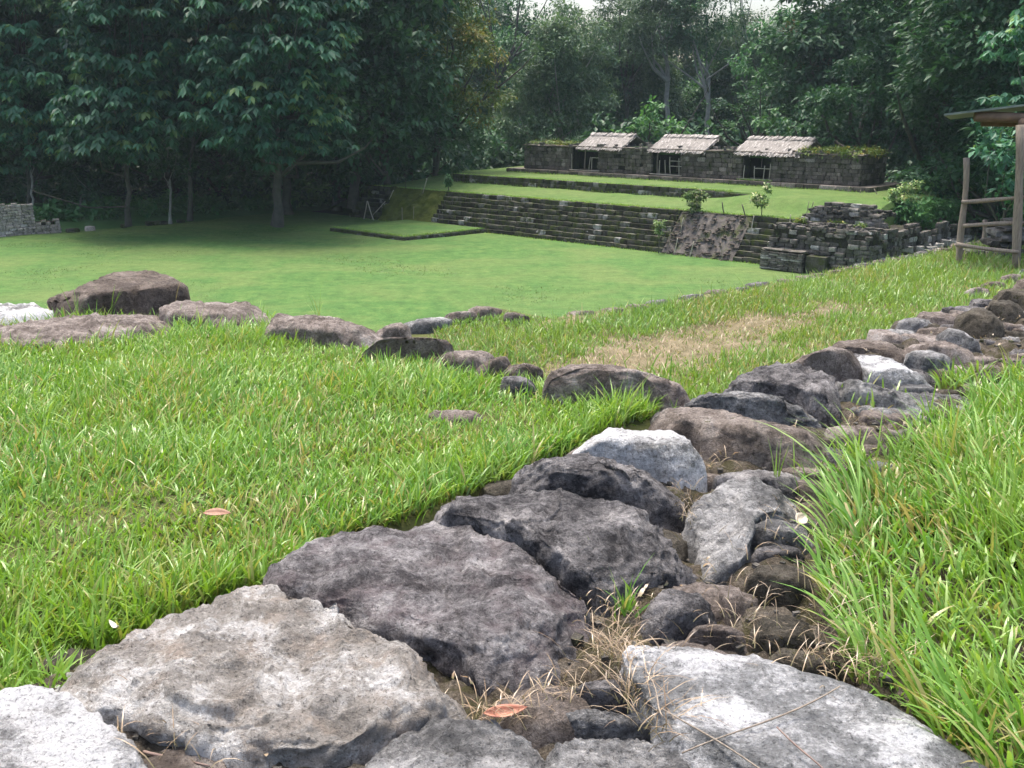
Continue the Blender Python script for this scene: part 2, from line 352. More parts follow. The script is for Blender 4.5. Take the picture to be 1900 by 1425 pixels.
def prism(name, poly_uw, z0, z1, mat, slope=.0):
    P = np.array(poly_uw, float); c = P.mean(0); n = len(P)
    d = P - c; d = d/np.linalg.norm(d, axis=1)[:, None]
    Q = P + d*slope
    V = [L(*p, z1) for p in P] + [L(*p, z0) for p in Q]
    F = [list(range(n))] + [[i, i + n, (i + 1) % n + n, (i + 1) % n] for i in range(n)]
    return tag(link(name, mesh(name, V, F, mat)), kind="structure")
prism("platform_body", [(-6.1, 6.1), (-5.3, 6.2), (-5.1, 7.56), (-4.82, 9.4), (-4.7, 11.3), (-4.55, 13), (-3.95, 30), (-3.55, 62), (26, 62), (26, -8), (-9.4, -8), (-9.4, .8), (-7.3, 2.2), (-6.1, 3.4)], -.5, ZP - .1, M['core'], 0)
prism("platform_foot", [(-7.6, 7.6), (-7.6, 60), (-5, 60), (-5, 7.6)], -.5, 3.6, M['core'], 0)

# ---------------------------------------------------------------- boulders
def topx(P):
    Z = P[:, 2] - EYE; d = P[:, 1]*cp - Z*sp; u = P[:, 1]*sp + Z*cp
    return np.stack([CX + FOC*P[:, 0]/d, CY - FOC*u/d], 1)
def rock_mesh(name, ring, z_top, z_bot, mat, seed, rough=.05, k=3.0, res=64, strata=0.0, tilt=(0, 0), jag=1.0, facets=6):
    """ring: world points of the stone's outline; a domed top rises to z_top, sides go down to z_bot"""
    R = np.asarray(ring, float); n0 = len(R)
    R = np.concatenate([.75*R + .25*np.roll(R, -1, 0), .25*R + .75*np.roll(R, -1, 0)], 1).reshape(-1, 3) if jag < 2 else R
    seg = np.linalg.norm(np.roll(R, -1, 0) - R, axis=1); s = np.concatenate([[0], np.cumsum(seg)])
    tt = np.linspace(0, s[-1], res, endpoint=False); Rc = np.vstack([R, R[:1]])
    P = np.stack([np.interp(tt, s, Rc[:, j]) for j in range(3)], 1)
    c = P.mean(0); size = math.sqrt(max(np.ptp(P[:, 0])*np.ptp(P[:, 1]), 1e-4))
    nt_ = max(8, res//5); ns = max(4, res//12)
    rad = 1 - (1 - np.sin(np.linspace(0, math.pi/2, nt_ + 1)[1:])) ; rad = np.clip(rad, .02, 1)
    V = [np.array([[c[0], c[1], z_top]])]
    for r in rad:
        q = c + r*(P - c); ztop = z_top + tilt[0]*(q[:, 0] - c[0]) + tilt[1]*(q[:, 1] - c[1])
        q[:, 2] = P[:, 2] + (ztop - P[:, 2])*(1 - r**(2*k))**(1/k*1.2)
        V.append(q)
    for j in range(1, ns + 1):
        f = j/ns; q = P.copy(); q[:, :2] = c[:2] + (P[:, :2] - c[:2])*(1 + .05*math.sin(f*math.pi) - .10*f*f)
        q[:, 2] = P[:, 2] + (z_bot - P[:, 2])*f; V.append(q)
    V = np.vstack(V); nr = len(rad) + ns
    tris = [(0, 1 + i, 1 + (i + 1) % res) for i in range(res)]; k = k*1.0
    i = np.arange(res); q = []
    for j in range(nr - 1):
        a = 1 + j*res; b_ = a + res
        q.append(np.stack([a + i, b_ + i, b_ + (i + 1) % res, a + (i + 1) % res], 1))
    q = np.vstack(q)
    # the dome keeps inside the outline the stone shows
    nt0 = 1 + len(rad)*res; poly = topx(R); c2 = poly.mean(0)
    base_z = np.concatenate([[P[:, 2].min()], np.tile(P[:, 2], len(rad))])
    for _ in range(14):
        bad = ~inside(c2 + (poly - c2)*1.02, topx(V[:nt0]))
        V[:nt0, 2] = np.where(bad, V[:nt0, 2] - (V[:nt0, 2] - base_z)*.25, V[:nt0, 2])
    # broken faces: planes that cut bits off the dome
    rf = np.random.default_rng(seed + 77); hgt = max(z_top - z_bot, .05)
    Vn = (V - c)/np.array([np.ptp(P[:, 0])*.5, np.ptp(P[:, 1])*.5, hgt])
    for _ in range(facets + 4):
        a = rf.uniform(0, 6.283); el = rf.uniform(.35, 1.25); nn = np.array([math.cos(a)*math.cos(el), math.sin(a)*math.cos(el), math.sin(el)])
        pr = Vn @ nn; lim = np.quantile(pr, rf.uniform(.90, .985)); Vn = Vn - np.maximum(pr - lim, 0)[:, None]*nn*.8
    V = c + Vn*np.array([np.ptp(P[:, 0])*.5, np.ptp(P[:, 1])*.5, hgt])
    # fractal relief along the approximate normal
    e1 = V[q[:, 2]] - V[q[:, 0]]; e2 = V[q[:, 3]] - V[q[:, 1]]; fn = np.cross(e1, e2)
    nrm = np.zeros_like(V)
    for j in range(4): np.add.at(nrm, q[:, j], fn)
    nrm[0] = (0, 0, 1); nrm /= np.linalg.norm(nrm, axis=1)[:, None] + 1e-9
    p = V/size
    d = .75*fbm(p*2.2, 3, seed, .5) + .55*(.6 - 2*np.abs(vnoise(p*4.6, seed + 9))) + .5*(.6 - 2*np.abs(vnoise(p*9.5, seed + 19))) + .30*(.6 - 2*np.abs(vnoise(p*19, seed + 29))) + .5*fbm(p*15, 5, seed + 5, .65)
    if strata:
        ax = np.array([B[0], B[1], .4]); t = (p @ ax)*9
        d = d + 1.3*strata*fbm(np.stack([t, (p @ np.array([A[0], A[1], 0]))*.9, p[:, 2]*2], 1), 3, seed + 3, .6)
    d = d - .9*np.clip(1 - np.abs(vnoise(p*2.7 + 5, seed + 41))/.045, 0, 1) - .6*np.clip(1 - np.abs(vnoise(p*5.9 + 3, seed + 43))/.06, 0, 1)
    V = V + nrm*(d*rough*.62*size)[:, None]
    V = V - c
    me = bigmesh(name, V, quads=q, tris=np.array(tris), mat=mat, smooth=True)
    return me, c
OUTL = []            # outlines kept free of grass
def stone(parent, pts, mat, z0, h, seed, name="stone", label=None, drop=.22, grow=1.085, **k):
    P = np.array(pts, float); ymin, ymax = P[:, 1].min(), P[:, 1].max()
    ring = []
    P = P.mean(0) + (P - P.mean(0))*grow
    for x, y in P:
        f = np.clip((ymax - y)/(ymax - ymin + 1e-6), 0, 1); f = f*f*(3 - 2*f)
        ring.append(at(x, y, z0 + h*.9*f))
    ring = np.array(ring); OUTL.append(ring[:, :2])
    k.setdefault('res', int(np.clip((P[:, 0].max() - P[:, 0].min())/2.6, 34, 220)))
    me, c = rock_mesh(name, ring, z0 + h, z0 - drop, M[mat], seed, **k)
    o = link(name, me, parent)
    o.location = Vector(c) - (parent.location if parent else Vector((0, 0, 0)))
    if label: o["label"] = label
    return o

w1 = empty("stone_wall", L(-2.3, 3.5, ZN), label="low rough wall of grey and white boulders running diagonally through the foreground", cat="wall")
Z = ZN
R_ = [
 ("white", [(-70,1300),(0,1290),(74,1285),(122,1296),(166,1327),(221,1368),(254,1412),(262,1460),(200,1560),(-60,1560),(-120,1420)], .10, dict(k=3, rough=.025), "pale white boulder in the bottom left corner"),
 ("lime", [(100,1287),(184,1206),(306,1154),(405,1095),(453,1080),(516,1097),(545,1121),(604,1150),(703,1179),(769,1203),(826,1226),(864,1255),(895,1297),(878,1330),(760,1362),(665,1425),(500,1440),(330,1395),(200,1350),(130,1310)], .12, dict(k=4, rough=.036, strata=.3), "cream coloured limestone slab with a peaked top"),
 ("purple", [(516,1070),(523,1053),(589,1013),(656,980),(769,950),(826,968),(897,1004),(973,1037),(1016,1079),(1087,1132),(1134,1174),(1110,1217),(1040,1274),(959,1302),(897,1307),(874,1262),(836,1230),(703,1183),(604,1156),(556,1125),(518,1094)], .11, dict(k=4.2, rough=.03), "largest dark purplish boulder"),
 ("dark", [(774,947),(807,923),(874,893),(930,890),(1030,920),(1110,931),(1158,945),(1205,973),(1256,985),(1300,1012),(1298,1068),(1286,1084),(1205,1096),(1110,1127),(1073,1108),(1016,1072),(973,1034),(890,994),(826,965)], .17, dict(k=4, rough=.033), "dark boulder with a black front face"),
 ("grey", [(1262,985),(1290,930),(1330,902),(1400,888),(1480,903),(1500,930),(1460,958),(1392,968),(1388,1010),(1388,1042),(1331,1060),(1302,1064),(1303,1012)], .07, dict(k=3, rough=.035, strata=.6), None),
 ("dark", [(940,893),(985,855),(1020,838),(1060,836),(1110,848),(1160,868),(1220,888),(1250,905),(1264,940),(1250,962),(1205,972),(1158,946),(1110,932),(1030,921)], .16, dict(k=3, rough=.035), None),
 ("white", [(1063,832),(1090,809),(1145,795),(1226,800),(1270,818),(1296,842),(1304,872),(1300,902),(1280,922),(1255,910),(1220,892),(1160,874),(1110,853),(1070,842)], .17, dict(k=2.2, rough=.018), "rounded white topped boulder"),
 ("brown", [(1190,778),(1205,762),(1243,756),(1321,763),(1421,789),(1487,800),(1531,824),(1535,846),(1513,867),(1458,872),(1355,872),(1307,860),(1294,838),(1268,818),(1226,803)], .17, dict(k=2.2, rough=.018), "long smooth brown boulder with a mossy end"),
 ("grey", [(1270,754),(1285,736),(1355,728),(1421,732),(1465,748),(1531,776),(1515,797),(1487,800),(1421,788),(1321,763)], .14, dict(k=3, rough=.035), None),
 ("dark", [(1347,727),(1358,699),(1403,682),(1458,682),(1517,692),(1545,721),(1555,754),(1577,787),(1531,782),(1465,748),(1421,732),(1370,735)], .17, dict(k=3, rough=.04, strata=.4), None),
 ("grey", [(1522,697),(1568,706),(1642,725),(1716,736),(1752,758),(1708,766),(1653,760),(1605,744),(1550,730)], .12, dict(k=3, rough=.035), None),
 ("slab", [(1585,672),(1590,660),(1612,657),(1660,673),(1697,693),(1726,706),(1708,723),(1642,723),(1600,712)], .13, dict(k=2.6, rough=.03), "pale boulder beside the dark wedge"),
 ("brown", [(1542,650),(1561,636),(1624,633),(1677,655),(1670,675),(1625,664),(1600,655)], .08, dict(k=3, rough=.03), None),
 ("row", [(1600,625),(1624,610),(1679,625),(1675,643),(1640,634)], .07, dict(k=3, rough=.03), None),
 ("grey", [(1655,609),(1675,592),(1708,592),(1736,603),(1697,614)], .07, dict(k=3, rough=.03), None),
 ("row", [(1692,590),(1723,576),(1773,588),(1764,605),(1725,603)], .07, dict(k=3, rough=.03), None),
 ("grey", [(1672,668),(1690,656),(1734,653),(1762,673),(1755,698),(1716,697),(1690,686)], .14, dict(k=2.6, rough=.035), None),
 ("row", [(1706,655),(1734,633),(1782,645),(1815,669),(1778,680),(1750,666)], .12, dict(k=3, rough=.035), None),
 ("grey", [(1736,627),(1756,609),(1790,618),(1826,644),(1819,657),(1775,650)], .15, dict(k=3, rough=.035), None),
 ("mossy", [(1762,605),(1804,574),(1834,579),(1862,611),(1847,631),(1804,620)], .17, dict(k=3, rough=.035), None),
 ("mossy", [(1821,576),(1852,558),(1882,561),(1900,585),(1876,602),(1845,590)], .16, dict(k=2.6, rough=.03), None),
 ("mossy", [(1835,561),(1863,537),(1905,540),(1945,556),(1915,580),(1880,566)], .16, dict(k=2.6, rough=.03), None),
 ("brown", [(1872,535),(1895,518),(1940,520),(1990,538),(1960,556),(1910,545)], .16, dict(k=2.6, rough=.03), None),
 ("brown", [(1900,520),(1920,500),(1960,502),(2010,520),(1990,538),(1950,528)], .16, dict(k=2.6, rough=.03), None),
 # inner, flatter stones towards the right hand grass
 ("grey", [(1386,974),(1426,961),(1521,990),(1500,1012),(1417,1012),(1393,996)], .05, dict(k=3, rough=.03, strata=.4), None),
 ("dark", [(1318,892),(1366,875),(1440,871),(1504,898),(1458,918),(1384,908)], .05, dict(k=3, rough=.03, strata=.5), None),
 ("mossy", [(1382,1063),(1426,1047),(1493,1055),(1520,1099),(1450,1112),(1398,1096)], .06, dict(k=2.4, rough=.025), "mossy round stone sunk between slabs"),
 ("dark", [(1190,1165),(1206,1115),(1237,1097),(1308,1102),(1333,1146),(1286,1168),(1213,1188)], .08, dict(k=3, rough=.04), None),
 ("row", [(1331,1101),(1365,1085),(1384,1123),(1376,1158),(1340,1148)], .06, dict(k=3, rough=.03), None),
 ("row", [(1255,1186),(1308,1156),(1374,1168),(1392,1203),(1340,1200)], .05, dict(k=3, rough=.03), None),
 ("mossy", [(1390,1167),(1450,1135),(1530,1178),(1552,1206),(1474,1210),(1410,1200)], .05, dict(k=3, rough=.03), None),
 ("mossy", [(1403,1205),(1474,1203),(1572,1234),(1585,1258),(1535,1264),(1450,1232)], .04, dict(k=3, rough=.03), None),
 ("slab", [(1175,1230),(1190,1206),(1265,1188),(1332,1196),(1426,1225),(1559,1272),(1663,1324),(1760,1380),(1830,1440),(1800,1540),(1400,1560),(1290,1450),(1230,1376),(1222,1306),(1187,1264)], .09, dict(k=4, rough=.014), "broad flat white slab at the bottom right"),
 ("dark", [(1043,1296),(1095,1265),(1163,1263),(1174,1307),(1118,1322)], .06, dict(k=3, rough=.04), None),
 ("grey", [(1030,1335),(1050,1312),(1118,1322),(1190,1334),(1212,1364),(1142,1382),(1047,1376)], .06, dict(k=3, rough=.045), None),
 ("grey", [(690,1412),(760,1356),(855,1328),(935,1348),(988,1375),(1004,1430),(980,1520),(650,1520)], .06, dict(k=3, rough=.04), None),
 ("grey", [(990,1378),(1047,1360),(1100,1380),(1200,1375),(1285,1440),(1320,1540),(1010,1540)], .06, dict(k=3, rough=.04), None),
 ("dark", [(1400,1012),(1470,1012),(1500,1035),(1440,1048),(1395,1040)], .04, dict(k=3, rough=.03), None),
 ("row", [(1520,800),(1560,790),(1600,800),(1590,830),(1545,825)], .05, dict(k=3, rough=.03), None),
 ("row", [(1590,762),(1650,762),(1700,772),(1680,795),(1610,790)], .05, dict(k=3, rough=.03, strata=.5), None),
 ("grey", [(1640,722),(1700,712),(1740,722),(1720,738),(1660,735)], .05, dict(k=3, rough=.03), None),
 ("brown", [(1460,868),(1510,868),(1540,880),(1510,898),(1450,880)], .04, dict(k=3, rough=.03), None),
]
for i, (mt, pts, h, kw, lb) in enumerate(R_):
    if 9 <= i < 24: kw = dict(kw, grow=1.16, k=6)
    stone(w1, pts, mt, Z, h*(.8 if 9 <= i < 24 else 1), 100 + i*7, label=lb, **dict(kw, k=max(kw['k']*1.4, 4.5)))
# the wedge standing on edge
wd = stone(w1, [(1467,678),(1495,660),(1540,652),(1579,651),(1592,677),(1600,708),(1553,700),(1517,693)], "row", Z, .24, 431, label="dark wedge shaped stone with a sharp corner", k=6, rough=.022, jag=3, res=40)
rf_ = random.Random(55); nf = 0
for _ in range(2600):
    u, w = rf_.uniform(-2.55, -1.55), rf_.uniform(.6, 9.5)
    if w < 3.2: u += rf_.uniform(0, .9)*(3.2 - w)/2
    c = L(u, w, ZN); q_ = c[None, :2]
    if any(inside(c0 + (ol - c0)*1.05, q_)[0] for ol in OUTL for c0 in [ol.mean(0)] if np.abs(c0 - c[:2]).max() < .9): continue
    rad = rf_.uniform(.06, .17)*(1.2 if w > 4.2 else 1)
    ring = np.array([c + np.array([rad*rf_.uniform(.75, 1.2)*math.cos(a), rad*rf_.uniform(.75, 1.2)*math.sin(a), -.01]) for a in np.linspace(0, 6.283, 8)[:-1]])
    me, cc = rock_mesh("stone", ring, ZN + rf_.uniform(.03, .065) + (.03 if w > 4.5 else 0), ZN - .12, M[rf_.choice(('mossy', 'row', 'grey', 'dark', 'brown', 'mossy'))], 2000 + nf, res=26, rough=.04, facets=3)
    q = link("stone", me, w1); q.location = Vector(cc) - w1.location; OUTL.append(ring[:, :2]*.0 + c[:2] + (ring[:, :2] - c[:2])*.85); nf += 1
    if nf >= 170: break
# edging stones at the foot of the wall beside the path
for i, (mt, pts) in enumerate([("row", [(1784,545),(1808,533),(1841,539),(1834,555),(1808,553)]), ("brown", [(1806,535),(1841,521),(1876,529),(1843,540)]),
        ("row", [(1843,520),(1874,508),(1898,511),(1878,528)]), ("white", [(1883,505),(1902,499),(1930,502),(1905,512)]), ("row", [(1900,512),(1925,505),(1950,512),(1930,522)])]):
    stone(w1, pts, mt, ZP, .10, 900 + i, k=3, rough=.03)
# the wall goes on out of view behind the camera and to the right
for i in range(6):
    c = L(-2.2, 9.6 + i*.55, ZN); ring = np.array([c + np.array([.3*math.cos(a)*B[0] + .25*math.sin(a)*A[0], .3*math.cos(a)*B[1] + .25*math.sin(a)*A[1], 0]) for a in np.linspace(0, 6.283, 9)[:-1]])
    me, cc = rock_mesh("stone", ring, ZN + .15, ZN - .2, M['brown'], 700 + i, res=30); q = link("stone", me, w1); q.location = Vector(cc) - w1.location

w2 = empty("stone_wall", L(-4.5, 4.0, ZN), label="row of brown stones between the near grass and the path, ending at the big boulder", cat="wall")
for i, (mt, pts, h, kw) in enumerate([
 ("white", [(-60,580),(0,560),(33,561),(90,576),(92,600),(0,604),(-60,610)], .08, dict(k=3, rough=.03)),
 ("row", [(-40,625),(0,609),(110,596),(206,580),(265,577),(335,583),(300,620),(150,640),(0,645)], .06, dict(k=3, rough=.03)),
 ("row", [(304,578),(339,560),(405,562),(472,569),(492,582),(479,600),(424,612),(340,606)], .10, dict(k=3, rough=.035)),
 ("row", [(490,592),(523,584),(600,592),(655,601),(702,618),(702,634),(640,648),(560,632),(500,612)], .12, dict(k=4, rough=.03)),
 ("brown", [(660,646),(696,630),(777,628),(828,633),(843,652),(806,670),(725,668)], .15, dict(k=2.8, rough=.03)),
 ("row", [(812,668),(836,654),(880,650),(926,662),(873,694),(828,690)], .10, dict(k=4, rough=.02)),
 ("brown", [(872,694),(924,661),(961,671),(926,697),(890,704)], .10, dict(k=4, rough=.02)),
 ("row", [(924,697),(965,673),(1004,684),(1004,701),(962,704)], .08, dict(k=3, rough=.025)),
 ("dark", [(919,708),(954,697),(994,710),(1000,727),(960,735)], .08, dict(k=3, rough=.03)),
 ("row", [(1025,705),(1035,683),(1116,680),(1226,704),(1276,734),(1258,758),(1197,752),(1079,745),(1033,728)], .17, dict(k=4, rough=.022)),
 ("brown", [(780,772),(820,757),(900,765),(918,778),(850,790)], .015, dict(k=3, rough=.03))]):
    stone(w2, pts, mt, ZN + .01, h, 300 + i*5, **dict(kw, grow=1.13 if i < 10 else 1.0, k=5))
stone(w2, [(690,642),(705,612),(747,598),(765,612),(730,630)], "row", ZP, .12, 371, k=5, rough=.03, grow=1.2)
for i, (mt, pts) in enumerate([("grey", [(742,603),(806,587),(838,597),(769,614)]), ("row", [(826,584),(873,576),(893,585),(836,596)]), ("brown", [(867,577),(895,567),(937,577),(900,588)]), ("row", [(933,582),(961,581),(992,592),(950,596)])]):
    stone(w2, pts, mt, ZP, .07, 380 + i, k=4, rough=.03, grow=1.2)
bo = stone(None, [(88,575),(91,554),(147,530),(214,507),(243,502),(313,507),(343,518),(351,557),(317,570),(221,588),(110,598)], "boulder", ZN, .20, 555, name="boulder", k=9, rough=.018, res=130, facets=0, grow=1.0)
tag(bo, "large loose brown boulder with a flat sloping top lying on the left stone row", "boulder")

kb = empty("stone_kerb", L(KERB, 8, ZP), label="thin line of small stones edging the grassy path above the lawn", cat="kerb")
rk = random.Random(5)
wv = 6.3
ki = 0
while wv < 26:
    ln = rk.uniform(.22, .5); c = L(kerbu(wv) + rk.uniform(-.04, .05), wv + ln/2, ZP)
    ring = []
    for a in np.linspace(0, 6.283, 8)[:-1]:
        d = np.array([math.cos(a)*rk.uniform(.09, .15), math.sin(a)*ln*.5*rk.uniform(.85, 1.05)])
        ring.append(c + np.array([d[0]*B[0] + d[1]*A[0], d[0]*B[1] + d[1]*A[1], .01]))
    me, cc = rock_mesh("stone", ring, ZP + rk.uniform(.08, .13), ZP - .25, M['brown' if rk.random() < .7 else 'dark'], 1200 + ki, res=20, rough=.04)
    q = link("stone", me, kb); q.location = Vector(cc) - kb.location
    wv += ln*.98; ki += 1

# ---------------------------------------------------------------- masonry
def block_mesh(name, seed, mat, rough=.08):
    r = np.random.default_rng(seed); V = []; idx = {}
    for x in (-1, 0, 1):
        for y in (-1, 0, 1):
            for z in (-1, 0, 1):
                if x == y == z == 0: continue
                p = np.array([x, y, z], float)*.5; nn = abs(x) + abs(y) + abs(z)
                p *= {1: 1.0, 2: .97, 3: .90}[nn]
                p += r.uniform(-1, 1, 3)*rough; idx[(x, y, z)] = len(V); V.append(p)
    F = []
    for ax in range(3):
        a1, a2 = (ax + 1) % 3, (ax + 2) % 3
        for s in (-1, 1):
            for i in (-1, 0):
                for j in (-1, 0):
                    c = []
                    for di, dj in ((0, 0), (1, 0), (1, 1), (0, 1)):
                        k = [0, 0, 0]; k[ax] = s; k[a1] = i + di; k[a2] = j + dj; c.append(idx[tuple(k)])
                    F.append(c if s > 0 else c[::-1])
    return mesh(name, V, F, mat)
M['earthstone'] = block_mat('earth_stone', (.07, .057, .047), (.11, .09, .078), (.17, .145, .128), .1, (.06, .07, .022), pale=(.26, .24, .22))
BLK = {k: [block_mesh("block", 40 + i, M[k], r) for i in range(6)] for k, r in (('step', .05), ('ruin', .07), ('wallblock', .035), ('rubble', .08), ('earthstone', .1))}
def place(parent, name, kind, x, y, z, sx, sy, sz, rz=0.0, r=rk):
    o = link(name, BLK[kind][r.randrange(6)], parent); o.location = (x, y, z); o.scale = (sx, sy, sz)
    o.rotation_euler = (r.gauss(0, .02), r.gauss(0, .02), rz + r.choice((0, math.pi)) + r.gauss(0, .02)); return o
def local(name, u, w, z, **k): return empty(name, L(u, w, z), -AZ, **k)
def core_box(parent, x0, x1, y0, y1, z0, z1, mat=None, name="core"):
    V = [(x, y, z) for x in (x0, x1) for y in (y0, y1) for z in (z0, z1)]
    F = [(0, 1, 3, 2), (4, 6, 7, 5), (0, 4, 5, 1), (2, 3, 7, 6), (0, 2, 6, 4), (1, 5, 7, 3)]
    return link(name, mesh(name, V, F, mat or M['core']), parent)
def joined(parent, name, kind, items):
    """many small stones as one piece of loose geometry"""
    base = BLK[kind][0]; V0 = np.array([v.co[:] for v in base.vertices]); F0 = np.array([list(p.vertices) for p in base.polygons])
    V, Q = [], []; r = np.random.default_rng(3)
    for x, y, z, sx, sy, sz, rz in items:
        v = (V0 + r.uniform(-.07, .07, V0.shape))*np.array([sx, sy, sz]); c, s = math.cos(rz), math.sin(rz)
        v = np.stack([v[:, 0]*c - v[:, 1]*s + x, v[:, 0]*s + v[:, 1]*c + y, v[:, 2] + z], 1)
        Q.append(F0 + len(V)*len(V0)); V.append(v)
    o = link(name, bigmesh(name, np.vstack(V), quads=np.vstack(Q), mat=M[kind]), parent); o["kind"] = "stuff"; return o

W0, W1, ZT, NS = 45.0, 46.8, 2.2, 8
def stair(u0, u1, label, mean=.55, jit=0.032, kind='step', seed=1, skip=0.0):
    r = random.Random(seed); t = local("stone_stairway", u0, W0, 0, label=label, cat="stairs")
    zs = ZT/NS; run = (W1 - W0)/NS; Lx = u1 - u0
    V, F = [], []                                              # stepped core just behind the blocks
    prof = [(0.06, -.05)]
    for k in range(NS): prof += [(k*run + .06, (k + 1)*zs - .03), ((k + 1)*run + .06, (k + 1)*zs - .03)]
    prof += [(W1 - W0 + .4, ZT - .03), (W1 - W0 + .4, -.05)]
    n = len(prof)
    for x in (0.02, Lx - .02): V += [(x, a, b_) for a, b_ in prof]
    F = [list(range(n))[::-1], list(range(n, 2*n))] + [[i, (i + 1) % n, (i + 1) % n + n, i + n] for i in range(n)]
    link("core", mesh("core", V, F, M['core']), t)
    rest = []; cnt = 0
    for k in range(NS):
        x = r.uniform(-.3, 0)
        while x < Lx - .05:
            ln = min(r.uniform(.6, 1.4)*mean, Lx - x); x0 = max(x, 0.0)
            if ln < .12: break
            if r.random() > skip:
                d = run + .14; dz = r.gauss(0, jit)
                args = ((x0 + x + ln)/2, k*run + d/2 + r.gauss(0, jit), (k + .5)*zs + dz/2, x + ln - x0 - .015, d, zs*1.0)
                if cnt < 296: place(t, "block", kind, *args, r=r); cnt += 1
                else: rest.append(args + (0.0,))
            x += ln
    if rest: joined(t, "small_blocks", kind, rest)
    return t
stair(-50.0, -31.3, "long mossy stone stairway climbing from the lawn to the lower grass terrace", .58, seed=2, skip=.03)
stair(-26.9, -22.3, "short stone stairway right of the bare earth ramp", .7, seed=3)
stair(-58.5, -55.3, "crumbled dark stairway left of the mossy ramp", .6, .06, seed=4, skip=.12)
def ramp_obj(name, u0, u1, mat, label, amp, seed):
    nu, nw = 50, 40
    V = []; us = np.linspace(u0, u1, nu); s = np.linspace(0, 1, nw)
    U, S = np.meshgrid(us, s, indexing='ij')
    d = fbm(np.stack([U.ravel()*2.2, S.ravel()*5.2, np.full(U.size, seed*.37)], 1), 4, seed, .55).reshape(U.shape)*amp*np.clip(np.minimum(S, 1 - S)*6, 0.1, 1)
    Wv = W0 - .08 + S*(W1 - W0 + .1) - d*.7; Zv = S*ZT + d*.7
    V = np.stack([U.ravel() - u0, Wv.ravel() - W0, Zv.ravel()], 1)
    i = np.arange((nu - 1)*nw).reshape(nu - 1, nw)[:, :-1].ravel(); q = np.stack([i, i + nw, i + nw + 1, i + 1], 1)
    # closed body below the sloping face
    n = len(V); sk = V.copy(); sk[:, 1] += .6; sk[:, 2] -= .5
    t = local(name, u0, W0, 0, label=label, cat="ramp")
    link("slope", bigmesh("slope", V, quads=q, mat=mat, smooth=True), t)
    core_box(t, .02, u1 - u0 - .02, .9, 2.0, -.1, 1.0)
    if seed == 8:
        rs = random.Random(6); it = []
        for _ in range(150):
            f = rs.random(); it.append((rs.uniform(.1, u1 - u0 - .1), f*(W1 - W0) - .12, f*ZT + .02, rs.uniform(.10, .45), rs.uniform(.06, .14), rs.uniform(.03, .07), rs.uniform(0, 3)))
        joined(t, "embedded_stones", 'earthstone', it)
    return t
ramp_obj("ramp", -55.3, -50.0, M['mossramp'], "moss covered ramp at the left end of the terrace front", .14, 3)
ramp_obj("ramp", -31.3, -26.9, M['earth'], "bare brown earth ramp with rough stones between two stairways", .05, 8)

# grass terraces
us = np.concatenate([np.linspace(-66, -55, 14), np.linspace(-54, -21.6, 80), np.linspace(-21.5, -20.5, 8)])
ws = np.concatenate([np.linspace(46.75, 51.2, 16), [51.26, 51.34], np.linspace(51.6, 57, 12), [64]])
def terz(U, W):
    lo = 2.2 + (W - 46.8)/4.5*.25; hi = np.full_like(U, 2.98)
    tr = np.clip((U + 33)/4, 0, 1); s = np.clip((W - 48.2)/3.0, 0, 1); s = s*s*(3 - 2*s)
    st = (W > 51.3).astype(float); tl = np.clip((-54.2 - U)/.8, 0, 1); sl = np.clip((W - 50.5)/5, 0, 1)
    f = st*(1 - tr) + s*tr; f = f*(1 - tl) + sl*tl*.6
    z = lo*(1 - f) + hi*f + .03*fb2(U, W, .8, 14)
    left = np.clip((U + 64)/6.5, 0, 1); right = np.clip((-20.9 - U)/.5, 0, 1)
    return z*left*right - .02
o = grid_obj("terrace", us, ws, terz, M['terrace'], smooth=False); tag(o, kind="structure")
t2 = local("stone_riser", -54.2, 51.3, 2.4, label="low two course stone riser between the lower and the upper grass terrace", cat="wall")
core_box(t2, 0, 24.5, .02, .3, -.5, .45)
rr = random.Random(9)
for k in range(2):
    x = 0
    while x < 24.6:
        ln = rr.uniform(.35, .8); hgt = .28 if x < 21 else .28*(25 - x)/4
        if hgt > .06: place(t2, "block", 'step', x + ln/2, -.02 + k*.06 + rr.gauss(0, .02), .02 + (k + .5)*hgt + (x > 21)*(.5 - 2*hgt)*.8, ln - .02, .3, hgt, r=rr)
        x += ln
# ---------------------------------------------------------------- the long building
b0 = local("ruined_building", -53.0, 56.0, 2.95, label="long roofless stone building with three doorways along the top terrace", cat="building")
rb = random.Random(12)
def courses(parent, name, kind, x0, x1, y, z0, z1, hm, lm, depth, r, jit=.015, along='x', ragged=0.0, budget=None, bow=None):
    z = z0; n = 0
    while z < z1 - .04:
        h = min(hm*r.uniform(.8, 1.25), z1 - z + .02); x = x0 - r.uniform(0, lm*.4)
        while x < x1 - .03:
            ln = min(lm*r.uniform(.55, 1.45), x1 - x); xa = max(x, x0)
            if ragged and z + h > z1 - ragged and r.random() < .45: x += ln; continue
            if x + ln - xa > .06:
                c = (xa + x + ln)/2; yy = y + r.gauss(0, jit) + (bow(c) if bow else 0)
                if along == 'x': place(parent, name, kind, c, yy + depth/2, z + h/2, x + ln - xa - .015, depth, h - .012, r=r)
                else: place(parent, name, kind, yy - depth/2, c, z + h/2, x + ln - xa - .015, depth, h - .012, math.pi/2, r=r)
                n += 1
            x += ln
        z += h
    return n
XL, XR = 0.9, 27.2
DOORS = [(5.45, 7.9), (12.5, 14.8), (19.45, 21.4)]
DEP = 4.0; HW = 1.66; Y0 = .6
